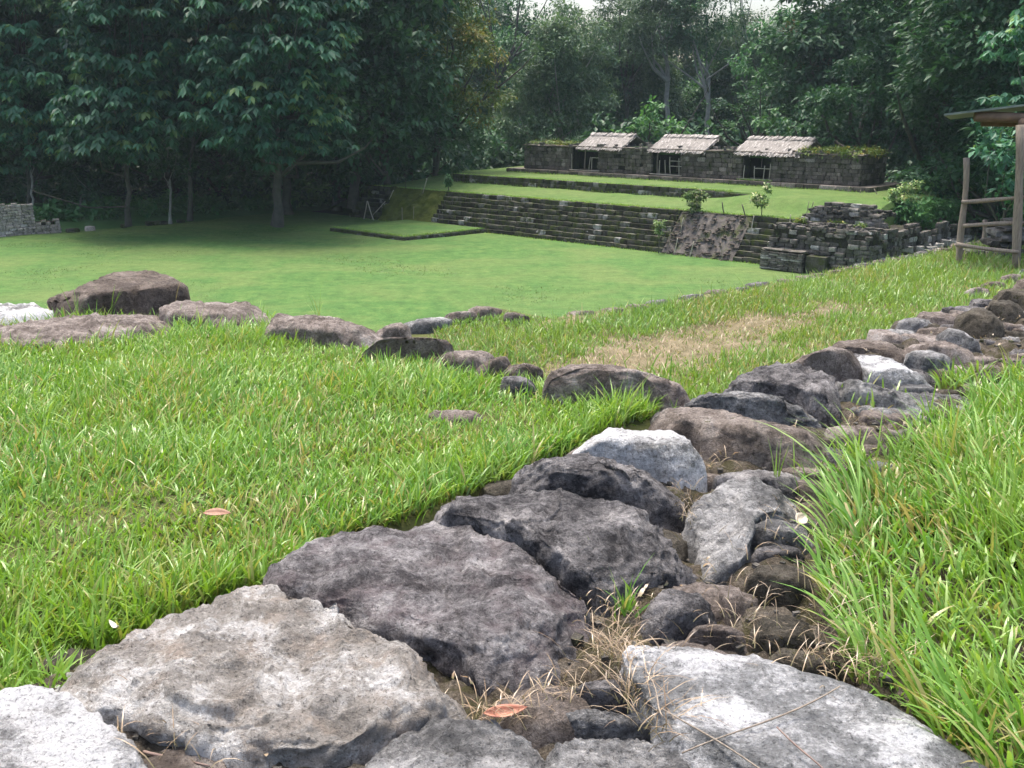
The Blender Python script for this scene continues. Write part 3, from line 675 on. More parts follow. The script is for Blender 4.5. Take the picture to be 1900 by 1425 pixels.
# plinth
core_box(b0, -.4, XR + .9, .12, DEP + 1.2, -.3, .27, M['wallblock'], "plinth")
courses(b0, "plinth_block", 'wallblock', -.4, XR + .9, 0, 0.0, .30, .28, .75, .3, rb)
xs = [XL] + [v for d in DOORS for v in d] + [XR]
for i in range(0, len(xs), 2):
    a, c = xs[i], xs[i + 1]
    core_box(b0, a + .05, c - .05, Y0 + .08, Y0 + 1.1, .2, .3 + HW - .06)
    courses(b0, "wall_block", 'wallblock', a, c, Y0, .30, .3 + HW, .25, .50, .26, rb, .035)
core_box(b0, XL + .03, XR - .08, DEP - .6, DEP, .2, .3 + HW - .3, name="back_wall")
for x in (XL + .3, XR - .35): core_box(b0, x - .25, x + .25, Y0 + 1.1, DEP - .6, .2, .3 + HW - .15, name="end_wall")
for a, c in ((9.4, 10.0), (16.4, 17.0), (23, 23.6)): core_box(b0, a, c, Y0 + 1.1, DEP - .6, .2, .3 + HW - .2, name="cross_wall")
# right end wall courses, mossy side
courses(b0, "wall_block", 'wallblock', Y0 + .3, DEP, XR, .30, .3 + HW, .34, .7, .22, rb, .02, along='y')
# cornice ledge and rubble on top of the wall
courses(b0, "cornice_block", 'wallblock', XL - .06, XR + .06, Y0 - .10, .3 + HW - .02, .3 + HW + .10, .11, .9, 1.0, rb, .01)
rub = [(rb.uniform(XL, XR), rb.uniform(Y0, DEP), .3 + HW + rb.uniform(-.1, .22), rb.uniform(.15, .45), rb.uniform(.15, .4), rb.uniform(.1, .28), rb.uniform(0, 3)) for _ in range(420)]
joined(b0, "roof_rubble", 'ruin', rub)
core_box(b0, XL + .2, XR - .3, Y0 + .9, DEP - .1, .3 + HW - .35, .3 + HW + .08, M['bank'], "roof_soil")

# poles and small hurdles across the doorways
def pole_mesh(name, p0, p1, r0, r1, mat, seg=6, wob=.03, seed=0, n=7):
    p0, p1 = np.array(p0, float), np.array(p1, float); d = p1 - p0; ln = np.linalg.norm(d); d /= ln
    a = np.cross(d, [0, 0, 1] if abs(d[2]) < .9 else [1, 0, 0]); a /= np.linalg.norm(a); b_ = np.cross(d, a)
    V = []; g = np.random.default_rng(seed)
    ph = g.uniform(0, 6, 4)
    for i in range(seg + 1):
        t = i/seg; c = p0 + d*ln*t + (a*math.sin(ph[0] + 5*t) + b_*math.sin(ph[1] + 4*t))*wob*ln*.3
        r = (r0 + (r1 - r0)*t)*(1 + .12*math.sin(ph[2] + 9*t))
        for k in range(n):
            an = 6.2832*k/n; V.append(c + (a*math.cos(an) + b_*math.sin(an))*r)
    F = [[i*n + k, i*n + (k + 1) % n, (i + 1)*n + (k + 1) % n, (i + 1)*n + k] for i in range(seg) for k in range(n)]
    F += [list(range(n))[::-1], [seg*n + k for k in range(n)]]
    return mesh(name, V, F, mat, True)
def pole(name, p0, p1, r, mat, parent=None, seed=0, r1=None, seg=6, wob=.03):
    p0 = np.array(p0, float); o = link(name, pole_mesh(name, (0, 0, 0), np.array(p1) - p0, r, r1 or r*.85, mat, seg, wob, seed), parent)
    o.location = p0; return o
for i, (xa, posts, rails) in enumerate([((5.35, 8.1), [5.5, 7.05, 7.3, 8.0], [(7.3, 8.1, .95)]), ((12.4, 14.95), [12.45, 13.1, 13.6, 14.0, 14.7], [(14.0, 14.9, .95), (14.0, 14.9, .62)]), ((19.35, 21.5), [19.5, 20.3, 20.9, 21.3], [(20.3, 21.4, .72)])]):
    h = local("doorway_barrier", -53.0 + sum(xa)/2, 56.0 + Y0 + .1, 3.25, label=["thin pole barrier across the left doorway of the long building", "pole barrier with two rails across the middle doorway", "low pole barrier across the right doorway with grass below"][i], cat="barrier", group="pole barriers in the doorways")
    cxm = sum(xa)/2
    for j, px_ in enumerate(posts): pole("post", (px_ - cxm, 0, 0), (px_ - cxm + rb.uniform(-.12, .12), 0, rb.uniform(.85, 1.3)), .03, M['palewood'], h, j + i*9)
    for j, (a, c, z) in enumerate(rails): pole("rail", (a - cxm, -.04, z), (c - cxm, -.04, z + .02), .025, M['palewood'], h, 40 + j)
    pole("sill_pole", (xa[0] - cxm, -.1, .06), (xa[1] - cxm, -.1, .06), .04, M['palewood'], h, 60 + i, wob=.01)

# thatched roofs
def thatch(u0, u1, label, seed):
    r = np.random.default_rng(seed); t = local("thatched_roof", (u0 + u1)/2, 56.55, 4.85, label=label, cat="roof", group="thatched roofs over the doorways")
    hw = (u1 - u0)/2; run, rise = 1.7, .82
    for s, nm in ((1, "front_slope"), (-1, "back_slope")):
        V, Q, T, rn = [], [], [], []
        rows = 15
        n0 = 0
        for k in range(rows):
            f = k/(rows - 1)
            nst = int(hw*2*34); x = r.uniform(-hw, hw, nst); x = x + (.0)
            ln = r.uniform(.32, .52, nst); wd = r.uniform(.02, .05, nst)
            y0 = (run*f*.94 + .18); z0 = rise*f*.94 + .13 + .05
            yb = np.full(nst, y0) + r.normal(0, .03, nst); zb = np.full(nst, z0) + r.normal(0, .03, nst)
            dx = r.normal(0, .07, nst); ye = yb - ln*.88; ze = zb - ln*.46 - .05 + r.normal(0, .02, nst)
            if s < 0: yb = 2*run - yb; ye = 2*run - ye
            P = np.stack([np.stack([x - wd, yb, zb], 1), np.stack([x + wd, yb, zb], 1), np.stack([x + dx + wd*.7, ye, ze], 1), np.stack([x + dx - wd*.7, ye, ze], 1)], 1).reshape(-1, 3)
            V.append(P); Q.append(n0 + np.arange(nst*4).reshape(-1, 4)); n0 += nst*4; rn.append(np.repeat(np.clip(r.normal(.6, .25, nst), 0, 1), 4))
        V = np.vstack(V); rn = np.concatenate(rn); Q = np.vstack(Q)
        # slab under the straw
        ya, yb_ = (0.0, run) if s > 0 else (2*run, run)
        S = [(-hw, ya, 0), (hw, ya, 0), (hw, yb_, rise), (-hw, yb_, rise), (-hw, ya, .12), (hw, ya, .12), (hw, yb_, rise + .12), (-hw, yb_, rise + .12)]
        SQ = [(0, 1, 5, 4), (0, 4, 7, 3), (1, 2, 6, 5), (4, 5, 6, 7), (0, 3, 2, 1)]
        Q = np.vstack([Q, np.array(SQ) + len(V)]); V = np.vstack([V, S]); rn = np.concatenate([rn, np.full(8, .3)])
        link(nm, bigmesh(nm, V, quads=Q, mat=M['thatch'], attrs={'rnd': rn}), t)
    V, Q, rn = [], [], []
    nst = int(hw*2*60); x = r.uniform(-hw, hw, nst); sg = r.choice([-1, 1], nst); ln = r.uniform(.2, .4, nst); wd = r.uniform(.02, .05, nst); zr = rise + .2 + r.normal(0, .025, nst)
    P = np.stack([np.stack([x - wd, np.full(nst, run), zr], 1), np.stack([x + wd, np.full(nst, run), zr], 1), np.stack([x + wd, run + sg*ln, zr - ln*.45], 1), np.stack([x - wd, run + sg*ln, zr - ln*.45], 1)], 1).reshape(-1, 3)
    link("ridge_straw", bigmesh("ridge_straw", P, quads=np.arange(nst*4).reshape(-1, 4), mat=M['thatch'], attrs={'rnd': np.repeat(np.clip(r.normal(.75, .2, nst), 0, 1), 4)}), t)
    for sx in (-1, 1):
        for yy in (.5, 2*run - .5): pole("post", (sx*(hw - .3), yy, -1.6), (sx*(hw - .3), yy, .2), .05, M['wood'], t, seed + sx)
        pole("rafter", (sx*(hw - .05), .1, .0), (sx*(hw - .05), run, rise - .02), .04, M['wood'], t, seed + 5)
    return t
thatch(-46.9, -43.0, "thatched roof over the left doorway, nearest the left end of the long building", 1)
thatch(-40.6, -36.3, "thatched roof over the middle doorway in front of the round bright tree", 2)
thatch(-34.1, -29.6, "thatched roof over the right doorway with a ragged left ridge end", 3)
# low square platform on the lawn
lp = local("low_platform", -52.4, 38.8, 0, label="low square grass topped platform edged with dark stones on the lawn", cat="platform")
LPX, LPY = 7.2, 6.2
V = [(0.1, .1, .26), (LPX - .1, .1, .26), (LPX + .4, LPY, .30), (0.1, LPY, .30), (0.1, .1, -.1), (LPX - .1, .1, -.1), (LPX + .4, LPY, -.1), (.1, LPY, -.1)]
link("turf_top", mesh("turf_top", V, [(0, 1, 2, 3), (0, 4, 5, 1), (1, 5, 6, 2), (0, 3, 7, 4)], M['lawn']), lp)
r = random.Random(21)
for k in range(2):
    x = 0
    while x < LPX: ln = r.uniform(.25, .5); place(lp, "edge_stone", 'step', x + ln/2, .05 + r.gauss(0, .02), .055 + k*.12, ln, .22, .13, r=r); x += ln
    y = .2
    while y < LPY: ln = r.uniform(.25, .5); place(lp, "edge_stone", 'step', LPX - .05 + y*.07 + r.gauss(0, .02), y + ln/2, .055 + k*.12, .22, ln, .13, r=r); y += ln
    y = .2
    while y < 3: ln = r.uniform(.25, .5); place(lp, "edge_stone", 'step', .05, y + ln/2, .055 + k*.12, .22, ln, .13, r=r); y += ln

# ---------------------------------------------------------------- ruined walls
r = random.Random(31)
q1 = local("ruined_wall", -24.6, 44.5, 0, label="tall broken block wall with a straight front face right of the short stairway", cat="wall")
core_box(q1, .1, 5.0, .12, 2.6, -.1, 2.0); core_box(q1, 3.6, 5.0, 2.5, 6.0, -.1, 1.9)
courses(q1, "stone", 'ruin', 0, 5.1, 0, -.02, 2.14, .20, .40, .28, r, .075, ragged=.5)
courses(q1, "stone", 'ruin', 0.2, 6.0, 5.1, 0.6, 2.12, .22, .44, .28, r, .08, along='y', ragged=.5)
core_box(q1, 4.1, 5.0, 6.0, 13.4, -.1, 1.45)
courses(q1, "stone", 'ruin', 6.0, 9.5, 5.1, .5, 1.92, .26, .5, .26, r, .05, along='y', ragged=.35)
courses(q1, "stone", 'ruin', 9.5, 13.5, 5.1, .5, 1.66, .26, .5, .26, r, .05, along='y', ragged=.35)
joined(q1, "fallen_stones", 'ruin', [(4.9 + abs(r.gauss(0, .5)), r.uniform(4, 13.4), r.uniform(.1, 1.0), r.uniform(.2, .5), r.uniform(.2, .5), r.uniform(.15, .35), r.uniform(0, 3)) for _ in range(90)])
joined(q1, "loose_stones", 'ruin', [(r.uniform(.1, 5), r.uniform(.1, 2.5), 2.03 + r.uniform(-.05, .12), r.uniform(.12, .4), r.uniform(.12, .35), r.uniform(.08, .22), r.uniform(0, 3)) for _ in range(130)])
q2 = local("ruined_wall", -24.6, 46.6, 2.0, label="curved heap of dark stacked stones above the broken block wall", cat="wall")
def bow(x): return .35*math.sin(x*.7)
for k in range(6):
    z = k*.19; x0 = .15 + k*.26; x1 = 4.4 - k*.10
    x = x0
    while x < x1:
        ln = r.uniform(.25, .6); place(q2, "stone", 'ruin', x + ln/2, .0 + k*.05 + bow(x) + r.gauss(0, .06), z + .08, ln, r.uniform(.3, .5), .19, r.gauss(0, .1), r=r); x += ln
core_box(q2, .9, 4.0, .3, 1.4, -.3, .55)
joined(q2, "loose_stones", 'ruin', [(r.uniform(.6, 4.4), r.uniform(.2, 1.6), .45 + r.uniform(0, .35), r.uniform(.15, .45), r.uniform(.15, .4), r.uniform(.08, .2), r.uniform(0, 3)) for _ in range(150)])
q3 = local("ruined_wall", -20.6, 50.5, 0, label="long low rubble wall running back from the broken block wall to the fence", cat="wall")
core_box(q3, -.55, -.12, 0, 13, -.1, 1.5)
courses(q3, "stone", 'ruin', 0, 13, 0, 0.3, 1.85, .24, .5, .25, r, .05, along='y', ragged=.3)
joined(q3, "fallen_stones", 'ruin', [(r.uniform(-.4, 2.6), r.uniform(-.5, 12), 0, r.uniform(.2, .6), r.uniform(.2, .5), r.uniform(.2, .4), r.uniform(0, 3)) for _ in range(1)] +
       [(lambda d, y: (d, y, max(.05, 1.35 - d*.62) + r.uniform(-.05, .12), r.uniform(.2, .6), r.uniform(.18, .5), r.uniform(.12, .32), r.uniform(0, 3)))(abs(r.gauss(0, 1.0)), r.uniform(-.8, 12.5)) for _ in range(330)])
V = [(-.1, -1, 1.35), (-.1, 13, 1.3), (2.4, 13, -.1), (2.4, -1, -.1)]
link("rubble_slope", mesh("rubble_slope", V, [(0, 3, 2, 1)], M['earth']), q3)
q4 = local("brick_stub", -24.65, 43.75, 0, label="small block of thin grey bricks with a dark mossy end beside the broken wall", cat="wall")
core_box(q4, .05, 2.2, .05, .75, -.1, .93)
for k in range(9):
    x = 0
    while x < 2.2:
        ln = min(r.uniform(.35, .6), 2.25 - x)
        place(q4, "brick", 'ruin', x + ln/2, .06, .12 + k*.095, ln - .02, .2, .085, r=r); x += max(ln, .1)
core_box(q4, 2.28, 3.25, .25, .85, -.1, .85, M['step'], "mossy_end")
courses(q4, "brick", 'ruin', 0, 2.25, .02, .96, 1.04, .08, .6, .6, r)
# left ruin beside the trees
q5 = local("ruined_wall", -64.3, 18.0, 0, label="pale dry stone wall at the left edge of the lawn below the trees", cat="wall")
core_box(q5, -1.0, -.12, 0, 7.1, -.1, 1.75); core_box(q5, -.8, -.12, 7.1, 8.5, -.1, .75)
courses(q5, "stone", 'rubble', 0, 7.3, 0, -.02, 2.0, .17, .34, .24, r, .03, along='y', ragged=.2)
courses(q5, "stone", 'rubble', 7.3, 8.8, 0.1, -.02, .88, .17, .34, .24, r, .05, along='y', ragged=.2)
q6 = local("stone_line", -64.1, 27, 0, label="broken line of sunken brown stones along the foot of the wooded bank", cat="kerb")
y = 0
while y < 9:
    ln = r.uniform(.3, .8)
    if r.random() < .6: place(q6, "stone", 'rubble' if r.random() < .3 else 'step', r.gauss(0, .1), y + ln/2, .1, .4, ln, r.uniform(.18, .4), r=r)
    y += ln

# ---------------------------------------------------------------- fence, hut and stone pile at the right
def P2(x, y, Y): return far(x, y, Y)
fn = empty("pole_fence", P2(1784, 492, 11.2), label="rough pole fence with three rails beside the hut at the right edge", cat="fence")
def fpole(nm, a, b_, r_, seed, mat='wood', parent=fn, **k):
    base = np.array(parent.location); return pole(nm, np.array(a) - base, np.array(b_) - base, r_, M[mat], parent, seed, **k)
fpole("post", P2(1783, 496, 11.2), P2(1790, 293, 11.2), .036, 3, seg=10, wob=.05)
for i, (a, b_) in enumerate([((1784, 374), (1925, 366)), ((1787, 419), (1925, 413)), ((1774, 454), (1890, 468))]):
    fpole("rail", P2(*a, 11.15), P2(*b_, 10.8), .024, 10 + i, seg=8, wob=.03)
fpole("post", P2(1826, 452, 12.6), P2(1828, 408, 12.6), .03, 4)
hut = empty("open_hut", P2(1888, 505, 10.9), label="open hut with a thin sheet roof on log beams at the right edge", cat="hut")
ax_r = np.array([.9, .43, .0]); ax_b = np.array([-.43, .9, .0])
c1 = P2(1752, 211, 11.0)
up_ = np.array([0, 0, 1.0])
def slab(name, c, e1, e2, th, mat, parent):
    base = np.array(parent.location); c = np.array(c) - base
    V = [c, c + e1, c + e1 + e2, c + e2]; V = V + [v - np.array([0, 0, th]) for v in V]
    return link(name, mesh(name, V, [(0, 1, 2, 3), (7, 6, 5, 4), (0, 4, 5, 1), (1, 5, 6, 2), (2, 6, 7, 3), (3, 7, 4, 0)], M[mat]), parent)
e1 = np.array([3.4, -.35, .42]); e2 = np.array([1.34, 3.0, -.07])
slab("roof_sheet", c1, e1, e2, .022, 'sheet', hut)
bs = np.array(hut.location)
def hpole(nm, a, b_, r_, seed, mat='log'): return pole(nm, np.array(a) - bs, np.array(b_) - bs, r_, M[mat], hut, seed, r1=r_, wob=.01)
hpole("beam", P2(1808, 217, 11.05), P2(1808, 217, 11.05) + np.array([3, -.5, -.05]), .05, 1)
hpole("beam", P2(1896, 226, 10.9), P2(1896, 226, 10.9) + np.array([1.34, 2.7, -.1]), .055, 2)
hpole("beam", P2(1822, 228, 11.9), P2(1822, 228, 11.9) + np.array([3, -.3, -.05]), .05, 5)
hpole("post", P2(1886, 510, 10.85), P2(1893, 232, 10.85), .045, 3, 'wood')
hpole("post", P2(1886, 510, 10.85) + np.array([2.4, -.2, 0]), P2(1893, 225, 10.85) + np.array([2.4, -.2, .2]), .06, 4, 'wood')
sp_ = empty("stone_pile", P2(1840, 490, 11.9), label="small pile of flat grey stones behind the pole fence", cat="stone pile")
r = random.Random(77)
for i, (x, y, wpx, hpx) in enumerate([(1815, 483, 46, 16), (1855, 484, 50, 16), (1808, 471, 34, 12), (1842, 472, 38, 12), (1876, 470, 40, 14), (1868, 458, 44, 10), (1850, 450, 34, 10), (1884, 450, 34, 10), (1862, 441, 30, 9), (1888, 440, 30, 9), (1858, 431, 34, 9), (1868, 425, 26, 7), (1874, 409, 26, 6), (1890, 428, 30, 10)]):
    s = 11.9/FOC; p = P2(x, y, 11.9) - np.array(sp_.location)
    place(sp_, "stone", 'ruin', p[0], p[1] + r.uniform(-.05, .1), p[2], wpx*s, .3, hpx*s*1.15, r=r)

# ---------------------------------------------------------------- stakes along the ruins
def stake(a, b_, w, mat, label, r_=.028, seed=0, group=None, name="stake"):
    p0, p1 = onw(*b_, w), onw(*a, w); p0 = p0 - (p1 - p0)*.06
    return tag(pole(name, p0, p1, r_, M[mat], None, seed, wob=.03), label, "stake", group or "wooden stakes on the terrace front")
for i, (a, b_, w, m_, lb, rr_) in enumerate([
 ((681,373),(675,409),44.85,'palewood',"left leg of two leaning pale poles in an inverted V before the mossy ramp",.035),
 ((682,373),(693,409),44.85,'palewood',"right leg of two leaning pale poles in an inverted V before the mossy ramp",.04),
 ((715,374),(694,397),45.3,'palewood',"slanting pale pole on the left edge of the mossy ramp",.035),
 ((730,353),(720,376),46.2,'palewood',"short pale pole at the top left corner of the mossy ramp",.035),
 ((746,385),(746,416),44.85,'wood',"upright grey stake at the foot of the mossy ramp",.03),
 ((768,383),(767,405),45.2,'wood',"thin upright stake at the right edge of the mossy ramp",.025),
 ((792,331),(785,357),46.6,'palewood',"leaning pale stake on the terrace edge left of the small sapling",.035),
 ((753,331),(753,350),46.8,'darkwood',"thin dark stick standing behind the top of the mossy ramp",.025),
 ((1268,404),(1262,436),45.9,'palewood',"pale stake at the upper left edge of the bare earth ramp",.03),
 ((1257,442),(1250,476),44.85,'palewood',"pale stake at the lower left edge of the bare earth ramp",.03),
 ((1287,448),(1279,481),44.8,'palewood',"pale stake standing in front of the bare earth ramp",.03),
 ((1244,425),(1241,457),45.2,'wood',"grey stake beside the staked sapling on the stairway",.025),
 ((1339,452),(1340,487),44.8,'wood',"grey stake at the foot of the right side of the earth ramp",.025),
 ((1399,400),(1394,427),46.3,'palewood',"curved pale stake at the top of the short stairway",.03),
 ((1467,398),(1464,423),46.2,'palewood',"pale stake below the curved stone heap",.025),
 ((1340,375),(1343,398),46.8,'darkwood',"blackened leaning post on the terrace, left of a pair",.035),
 ((1377,379),(1385,412),46.7,'darkwood',"blackened leaning post on the terrace, nearer the leafy sapling",.035),
 ((1501,373),(1497,396),47.3,'wood',"thin twin stick by the curved stone heap, left one",.02),
 ((1510,374),(1503,394),47.3,'wood',"thin twin stick by the curved stone heap, right one",.02),
 ((1576,345),(1572,368),55.5,'wood',"stick standing before the right end of the long building",.03),
 ((1597,352),(1593,370),55.0,'wood',"short stick near the corner of the long building",.03),
 ((1622,350),(1634,375),55.0,'wood',"leaning stick past the right corner of the long building",.03)]):
    stake(a, b_, w, m_, lb, rr_, i)

# ---------------------------------------------------------------- foliage
def leaf_quads(P, nrm_dir, ln, wd, droop, r):
    """one folded leaf per row: base P, direction nrm_dir (n,3), length, width -> 4 verts, quad"""
    d = nrm_dir.copy(); d[:, 2] -= droop; d /= np.linalg.norm(d, axis=1)[:, None]
    s = np.cross(d, np.tile([0, 0, 1.0], (len(d), 1))) + r.normal(0, .25, d.shape); s -= d*(s*d).sum(1)[:, None]
    s /= np.linalg.norm(s, axis=1)[:, None] + 1e-9
    ln = ln[:, None]; wd = wd[:, None]
    mid = P + d*ln*.45; dz = np.array([0, 0, 1.0])*ln*.10
    V = np.stack([P, mid + s*wd*.5 + dz*.4, P + d*ln - dz, mid - s*wd*.5 + dz*.4], 1)
    return V.reshape(-1, 3)
def crown_mesh(name, lobes, mat, kind, seed, dens=1.0, lsize=1.0, centre=(0, 0, 0)):
    """lobes: (centre, radii); leaf clusters sit on many small puffs spread through each lobe"""
    r = np.random.default_rng(seed); PV, RN = [], []
    for c, rad in lobes:
        c = np.array(c, float); rad = np.array(rad, float); area = (rad[0]*rad[2] + rad[1]*rad[2] + rad[0]*rad[1])/3*12.6
        npuff = int(np.clip(area/(2.1 if kind == 'palm' else 4.6), 12, 190)); d = r.normal(0, 1, (npuff, 3)); d /= np.linalg.norm(d, axis=1)[:, None]
        if kind == 'palm':
            pc = c + d*rad*(r.uniform(.72, 1.05, npuff) + .10*fbm(d*2.2 + seed, 2, seed))[:, None]; pr = np.minimum(r.uniform(.55, 1.0, npuff), rad.min()*.4)
        else:
            pc = c + d*rad*(r.uniform(.3, 1.0, npuff)**.5)[:, None]; pr = rad.min()*r.uniform(.2, .42, npuff)
        tone = r.normal(0, .22, npuff)
        per = {'palm': .9, 'fine': 6.0, 'flat': 7.0, 'broad': 3.6}[kind]*dens
        ncl = np.maximum((pr**2*12.6*per/lsize**2).astype(int), 4); idx = np.repeat(np.arange(npuff), ncl); n = len(idx)
        q = r.normal(0, 1, (n, 3)); q[:, 2] = np.abs(q[:, 2])*.9 - .35; q /= np.linalg.norm(q, axis=1)[:, None]
        fl = np.array([1.15, 1.15, .75]) if kind == 'palm' else np.array([1.25, 1.25, .55]) if kind == 'flat' else np.array([1.1, 1.1, .85])
        pos = pc[idx] + q*pr[idx][:, None]*fl*r.uniform(.55, 1.1, n)[:, None]; tn = tone[idx]
        if kind == 'palm':
            m = 7; a = np.tile(np.arange(m)*6.2832/m, n) + np.repeat(r.uniform(0, 6.28, n), m) + r.normal(0, .12, n*m)
            dirs = np.stack([np.cos(a), np.sin(a), np.full(n*m, -.05)], 1); base = np.repeat(pos, m, 0)
            sz = np.repeat(r.uniform(.75, 1.2, n), m)*lsize
            V = leaf_quads(base, dirs, .66*sz, .32*sz, np.abs(r.normal(.8, .3, n*m)), r); rn = np.repeat(np.clip(np.repeat(r.uniform(0, 1, n)*.6 + tn + .2, m) + r.normal(0, .1, n*m), 0, 1), 4)
        else:
            m = {'fine': 3, 'flat': 3, 'broad': 3}[kind]; base = np.repeat(pos, m, 0) + r.normal(0, .14*lsize, (n*m, 3))
            dirs = np.repeat(q, m, 0)*.7 + r.normal(0, .6, (n*m, 3)); 
            if kind == 'flat': dirs[:, 2] *= .25
            dirs /= np.linalg.norm(dirs, axis=1)[:, None] + 1e-9
            sz = r.uniform(.7, 1.3, n*m)*lsize
            l0, w0, dr = {'fine': (.34, .16, .35), 'flat': (.34, .17, .1), 'broad': (.42, .24, .45)}[kind]
            V = leaf_quads(base, dirs, l0*sz, w0*sz, np.full(n*m, dr), r); rn = np.repeat(np.clip(np.repeat(r.uniform(0, 1, n)*.7 + tn + .15, m) + r.normal(0, .08, n*m), 0, 1), 4)
        PV.append(V); RN.append(rn)
    V = np.vstack(PV) - np.array(centre); nq = len(V)//4
    return bigmesh(name, V, quads=np.arange(nq*4).reshape(-1, 4), mat=mat, attrs={'rnd': np.concatenate(RN)})
def limbs(name, base, lobes, r0, mat, seed, lean=None):
    """tapered trunk with limbs reaching into every lobe, as one mesh (base at the origin)"""
    r = np.random.default_rng(seed); V, F = [], []
    base = np.array(base, float); tops = [np.array(c) for c, _ in lobes]; cen = np.mean(tops, 0)
    def tube(pts, rs, n=7):
        o0 = len(V)
        for i, (p, q) in enumerate(zip(pts, rs)):
            d = pts[min(i + 1, len(pts) - 1)] - pts[max(i - 1, 0)]; d = d/np.linalg.norm(d)
            a = np.cross(d, [.3, .9, .1]); a /= np.linalg.norm(a); b_ = np.cross(d, a)
            for k in range(n): V.append(p + (a*math.cos(6.2832*k/n) + b_*math.sin(6.2832*k/n))*q)
        for i in range(len(pts) - 1):
            for k in range(n): F.append([o0 + i*n + k, o0 + i*n + (k + 1) % n, o0 + (i + 1)*n + (k + 1) % n, o0 + (i + 1)*n + k])
    zf = cen[2]*.72; fork = np.array([base[0]*.45 + cen[0]*.55, base[1]*.45 + cen[1]*.55, base[2] + (zf - base[2])])
    pts = [base + (fork - base)*t + np.array([*r.normal(0, .04, 2), 0])*(fork[2] - base[2])*.35*math.sin(t*3.14) for t in np.linspace(0, 1, 8)]
    pts[0] = base - np.array([0, 0, .3]); tube(pts, [r0*(1.5 if i == 0 else 1 - .055*i) for i in range(8)], 9)
    for tp in [q_ for q_ in tops if q_[2] - base[2] > 3.0 or base[2] + cen[2] < 7 or r0 < .13] + [tops[r.integers(len(tops))] + r.normal(0, 1.6, 3) for _ in range(4 if r0 > .12 else 0)]:
        ok_ = [i for i in range(1, 8) if pts[i][2] < tp[2] - .6]; s = pts[r.choice(ok_[-3:]) if ok_ else 1]; mid = (s + tp)/2 + np.array([*r.normal(0, .5, 2), -.4])
        tube([s, mid, tp, tp + (tp - mid)*.3 + np.array([0, 0, .3])], [r0*.5, r0*.34, r0*.18, r0*.06], 6)
    return mesh(name, np.array(V) - base, F, mat, True)
def tree(label, base, lobes, mat='midleaf', kind='fine', seed=0, r0=.25, bark='bark', dens=1.0, lsize=1.0, name="forest_tree", cat="tree", group=None):
    base = np.array(base, float); t = empty(name, base, label=label, cat=cat, group=group)
    link("trunk", limbs("trunk", base, lobes, r0, M[bark], seed), t)
    link("crown", crown_mesh("crown", lobes, M[mat], kind, seed, dens, lsize, base), t)
    return t
def lob(x, y, rx, ry, Y, ky=.8):
    """lobe seen at photograph point x, y with radii rx, ry, standing at the distance Y"""
    c = far(x, y, Y); s = math.hypot(Y, 0)/FOC*1.02
    return (c, (rx*s, rx*s*ky, ry*s))
def gnd(x, Y, z=0.0): return np.array([far(x, 380, Y)[0], Y, z])

GL = "big leaved trees along the left bank"
tree("big drooping leaved tree at the far left behind the pale stone wall", gnd(55, 71, .6), [lob(40, 60, 130, 120, 69), lob(110, 190, 110, 80, 68), lob(70, 255, 80, 36, 68), lob(-40, 170, 110, 130, 69), lob(60, -120, 160, 130, 71)], 'palmleaf', 'palm', 1, .2, group=GL, lsize=.9)
tree("big leaved tree second from the left, its foliage hanging low over the bank", gnd(235, 65, .6), [lob(240, 60, 110, 110, 63), lob(215, 215, 95, 65, 61), lob(290, 225, 60, 50, 62), lob(180, 275, 70, 26, 62), lob(250, -130, 140, 120, 65)], 'palmleaf', 'palm', 2, .16, group=GL, lsize=.9)
tree("big leaved tree in the middle of the left bank above a thin pale trunk", gnd(350, 68, .6), [lob(370, 40, 110, 120, 66), lob(380, 150, 60, 60, 66), lob(385, 215, 46, 46, 68), lob(390, -140, 140, 120, 68)], 'palmleaf', 'palm', 3, .15, group=GL, lsize=.9)
tree("big leaved tree with the lowest hanging foliage and a thick trunk on the left bank", gnd(512, 64, .7), [lob(490, 80, 120, 110, 61), lob(470, 200, 100, 70, 60), lob(560, 190, 85, 80, 61), lob(483, 268, 50, 36, 60), lob(590, 60, 70, 110, 62), lob(625, 230, 40, 46, 64), lob(520, -120, 150, 120, 64)], 'palmleaf', 'palm', 4, .30, group=GL, lsize=.9)
tree("mid green tree with a flat side branch right of the big leaved trees", gnd(655, 74, .8), [lob(700, 90, 90, 110, 76), lob(700, 165, 50, 26, 72), lob(650, 20, 80, 90, 78), lob(720, -90, 110, 90, 78)], 'midleaf', 'broad', 5, .35, lsize=.8)
tree("loose feathery tree with yellowish lower branches left of the grey green tree", gnd(800, 82), [lob(830, 90, 80, 90, 80), lob(870, 150, 70, 80, 78), lob(895, 185, 45, 50, 77), lob(770, 60, 80, 90, 82), lob(820, -40, 90, 60, 82)], 'yelleaf', 'fine', 6, .3, dens=.8)
tree("dark tree filling the gap below the feathery tree", gnd(760, 86), [lob(760, 200, 90, 90, 86), lob(840, 260, 80, 60, 85), lob(700, 280, 70, 60, 84)], 'darkleaf', 'broad', 7, .3)
tree("tall fine leaved grey green tree behind the left end of the building", gnd(1045, 92), [lob(1040, 110, 85, 80, 92), lob(1020, 190, 85, 60, 91), lob(1070, 190, 70, 70, 92), lob(1060, 60, 60, 50, 93), lob(970, 230, 60, 50, 90)], 'greyleaf', 'fine', 8, .25, 'palebark', dens=.9)
tree("round bright green tree directly behind the long building", gnd(1212, 80), [lob(1210, 228, 50, 34, 79), lob(1180, 245, 34, 24, 79), lob(1245, 245, 32, 24, 79)], 'brightleaf', 'broad', 9, .18)
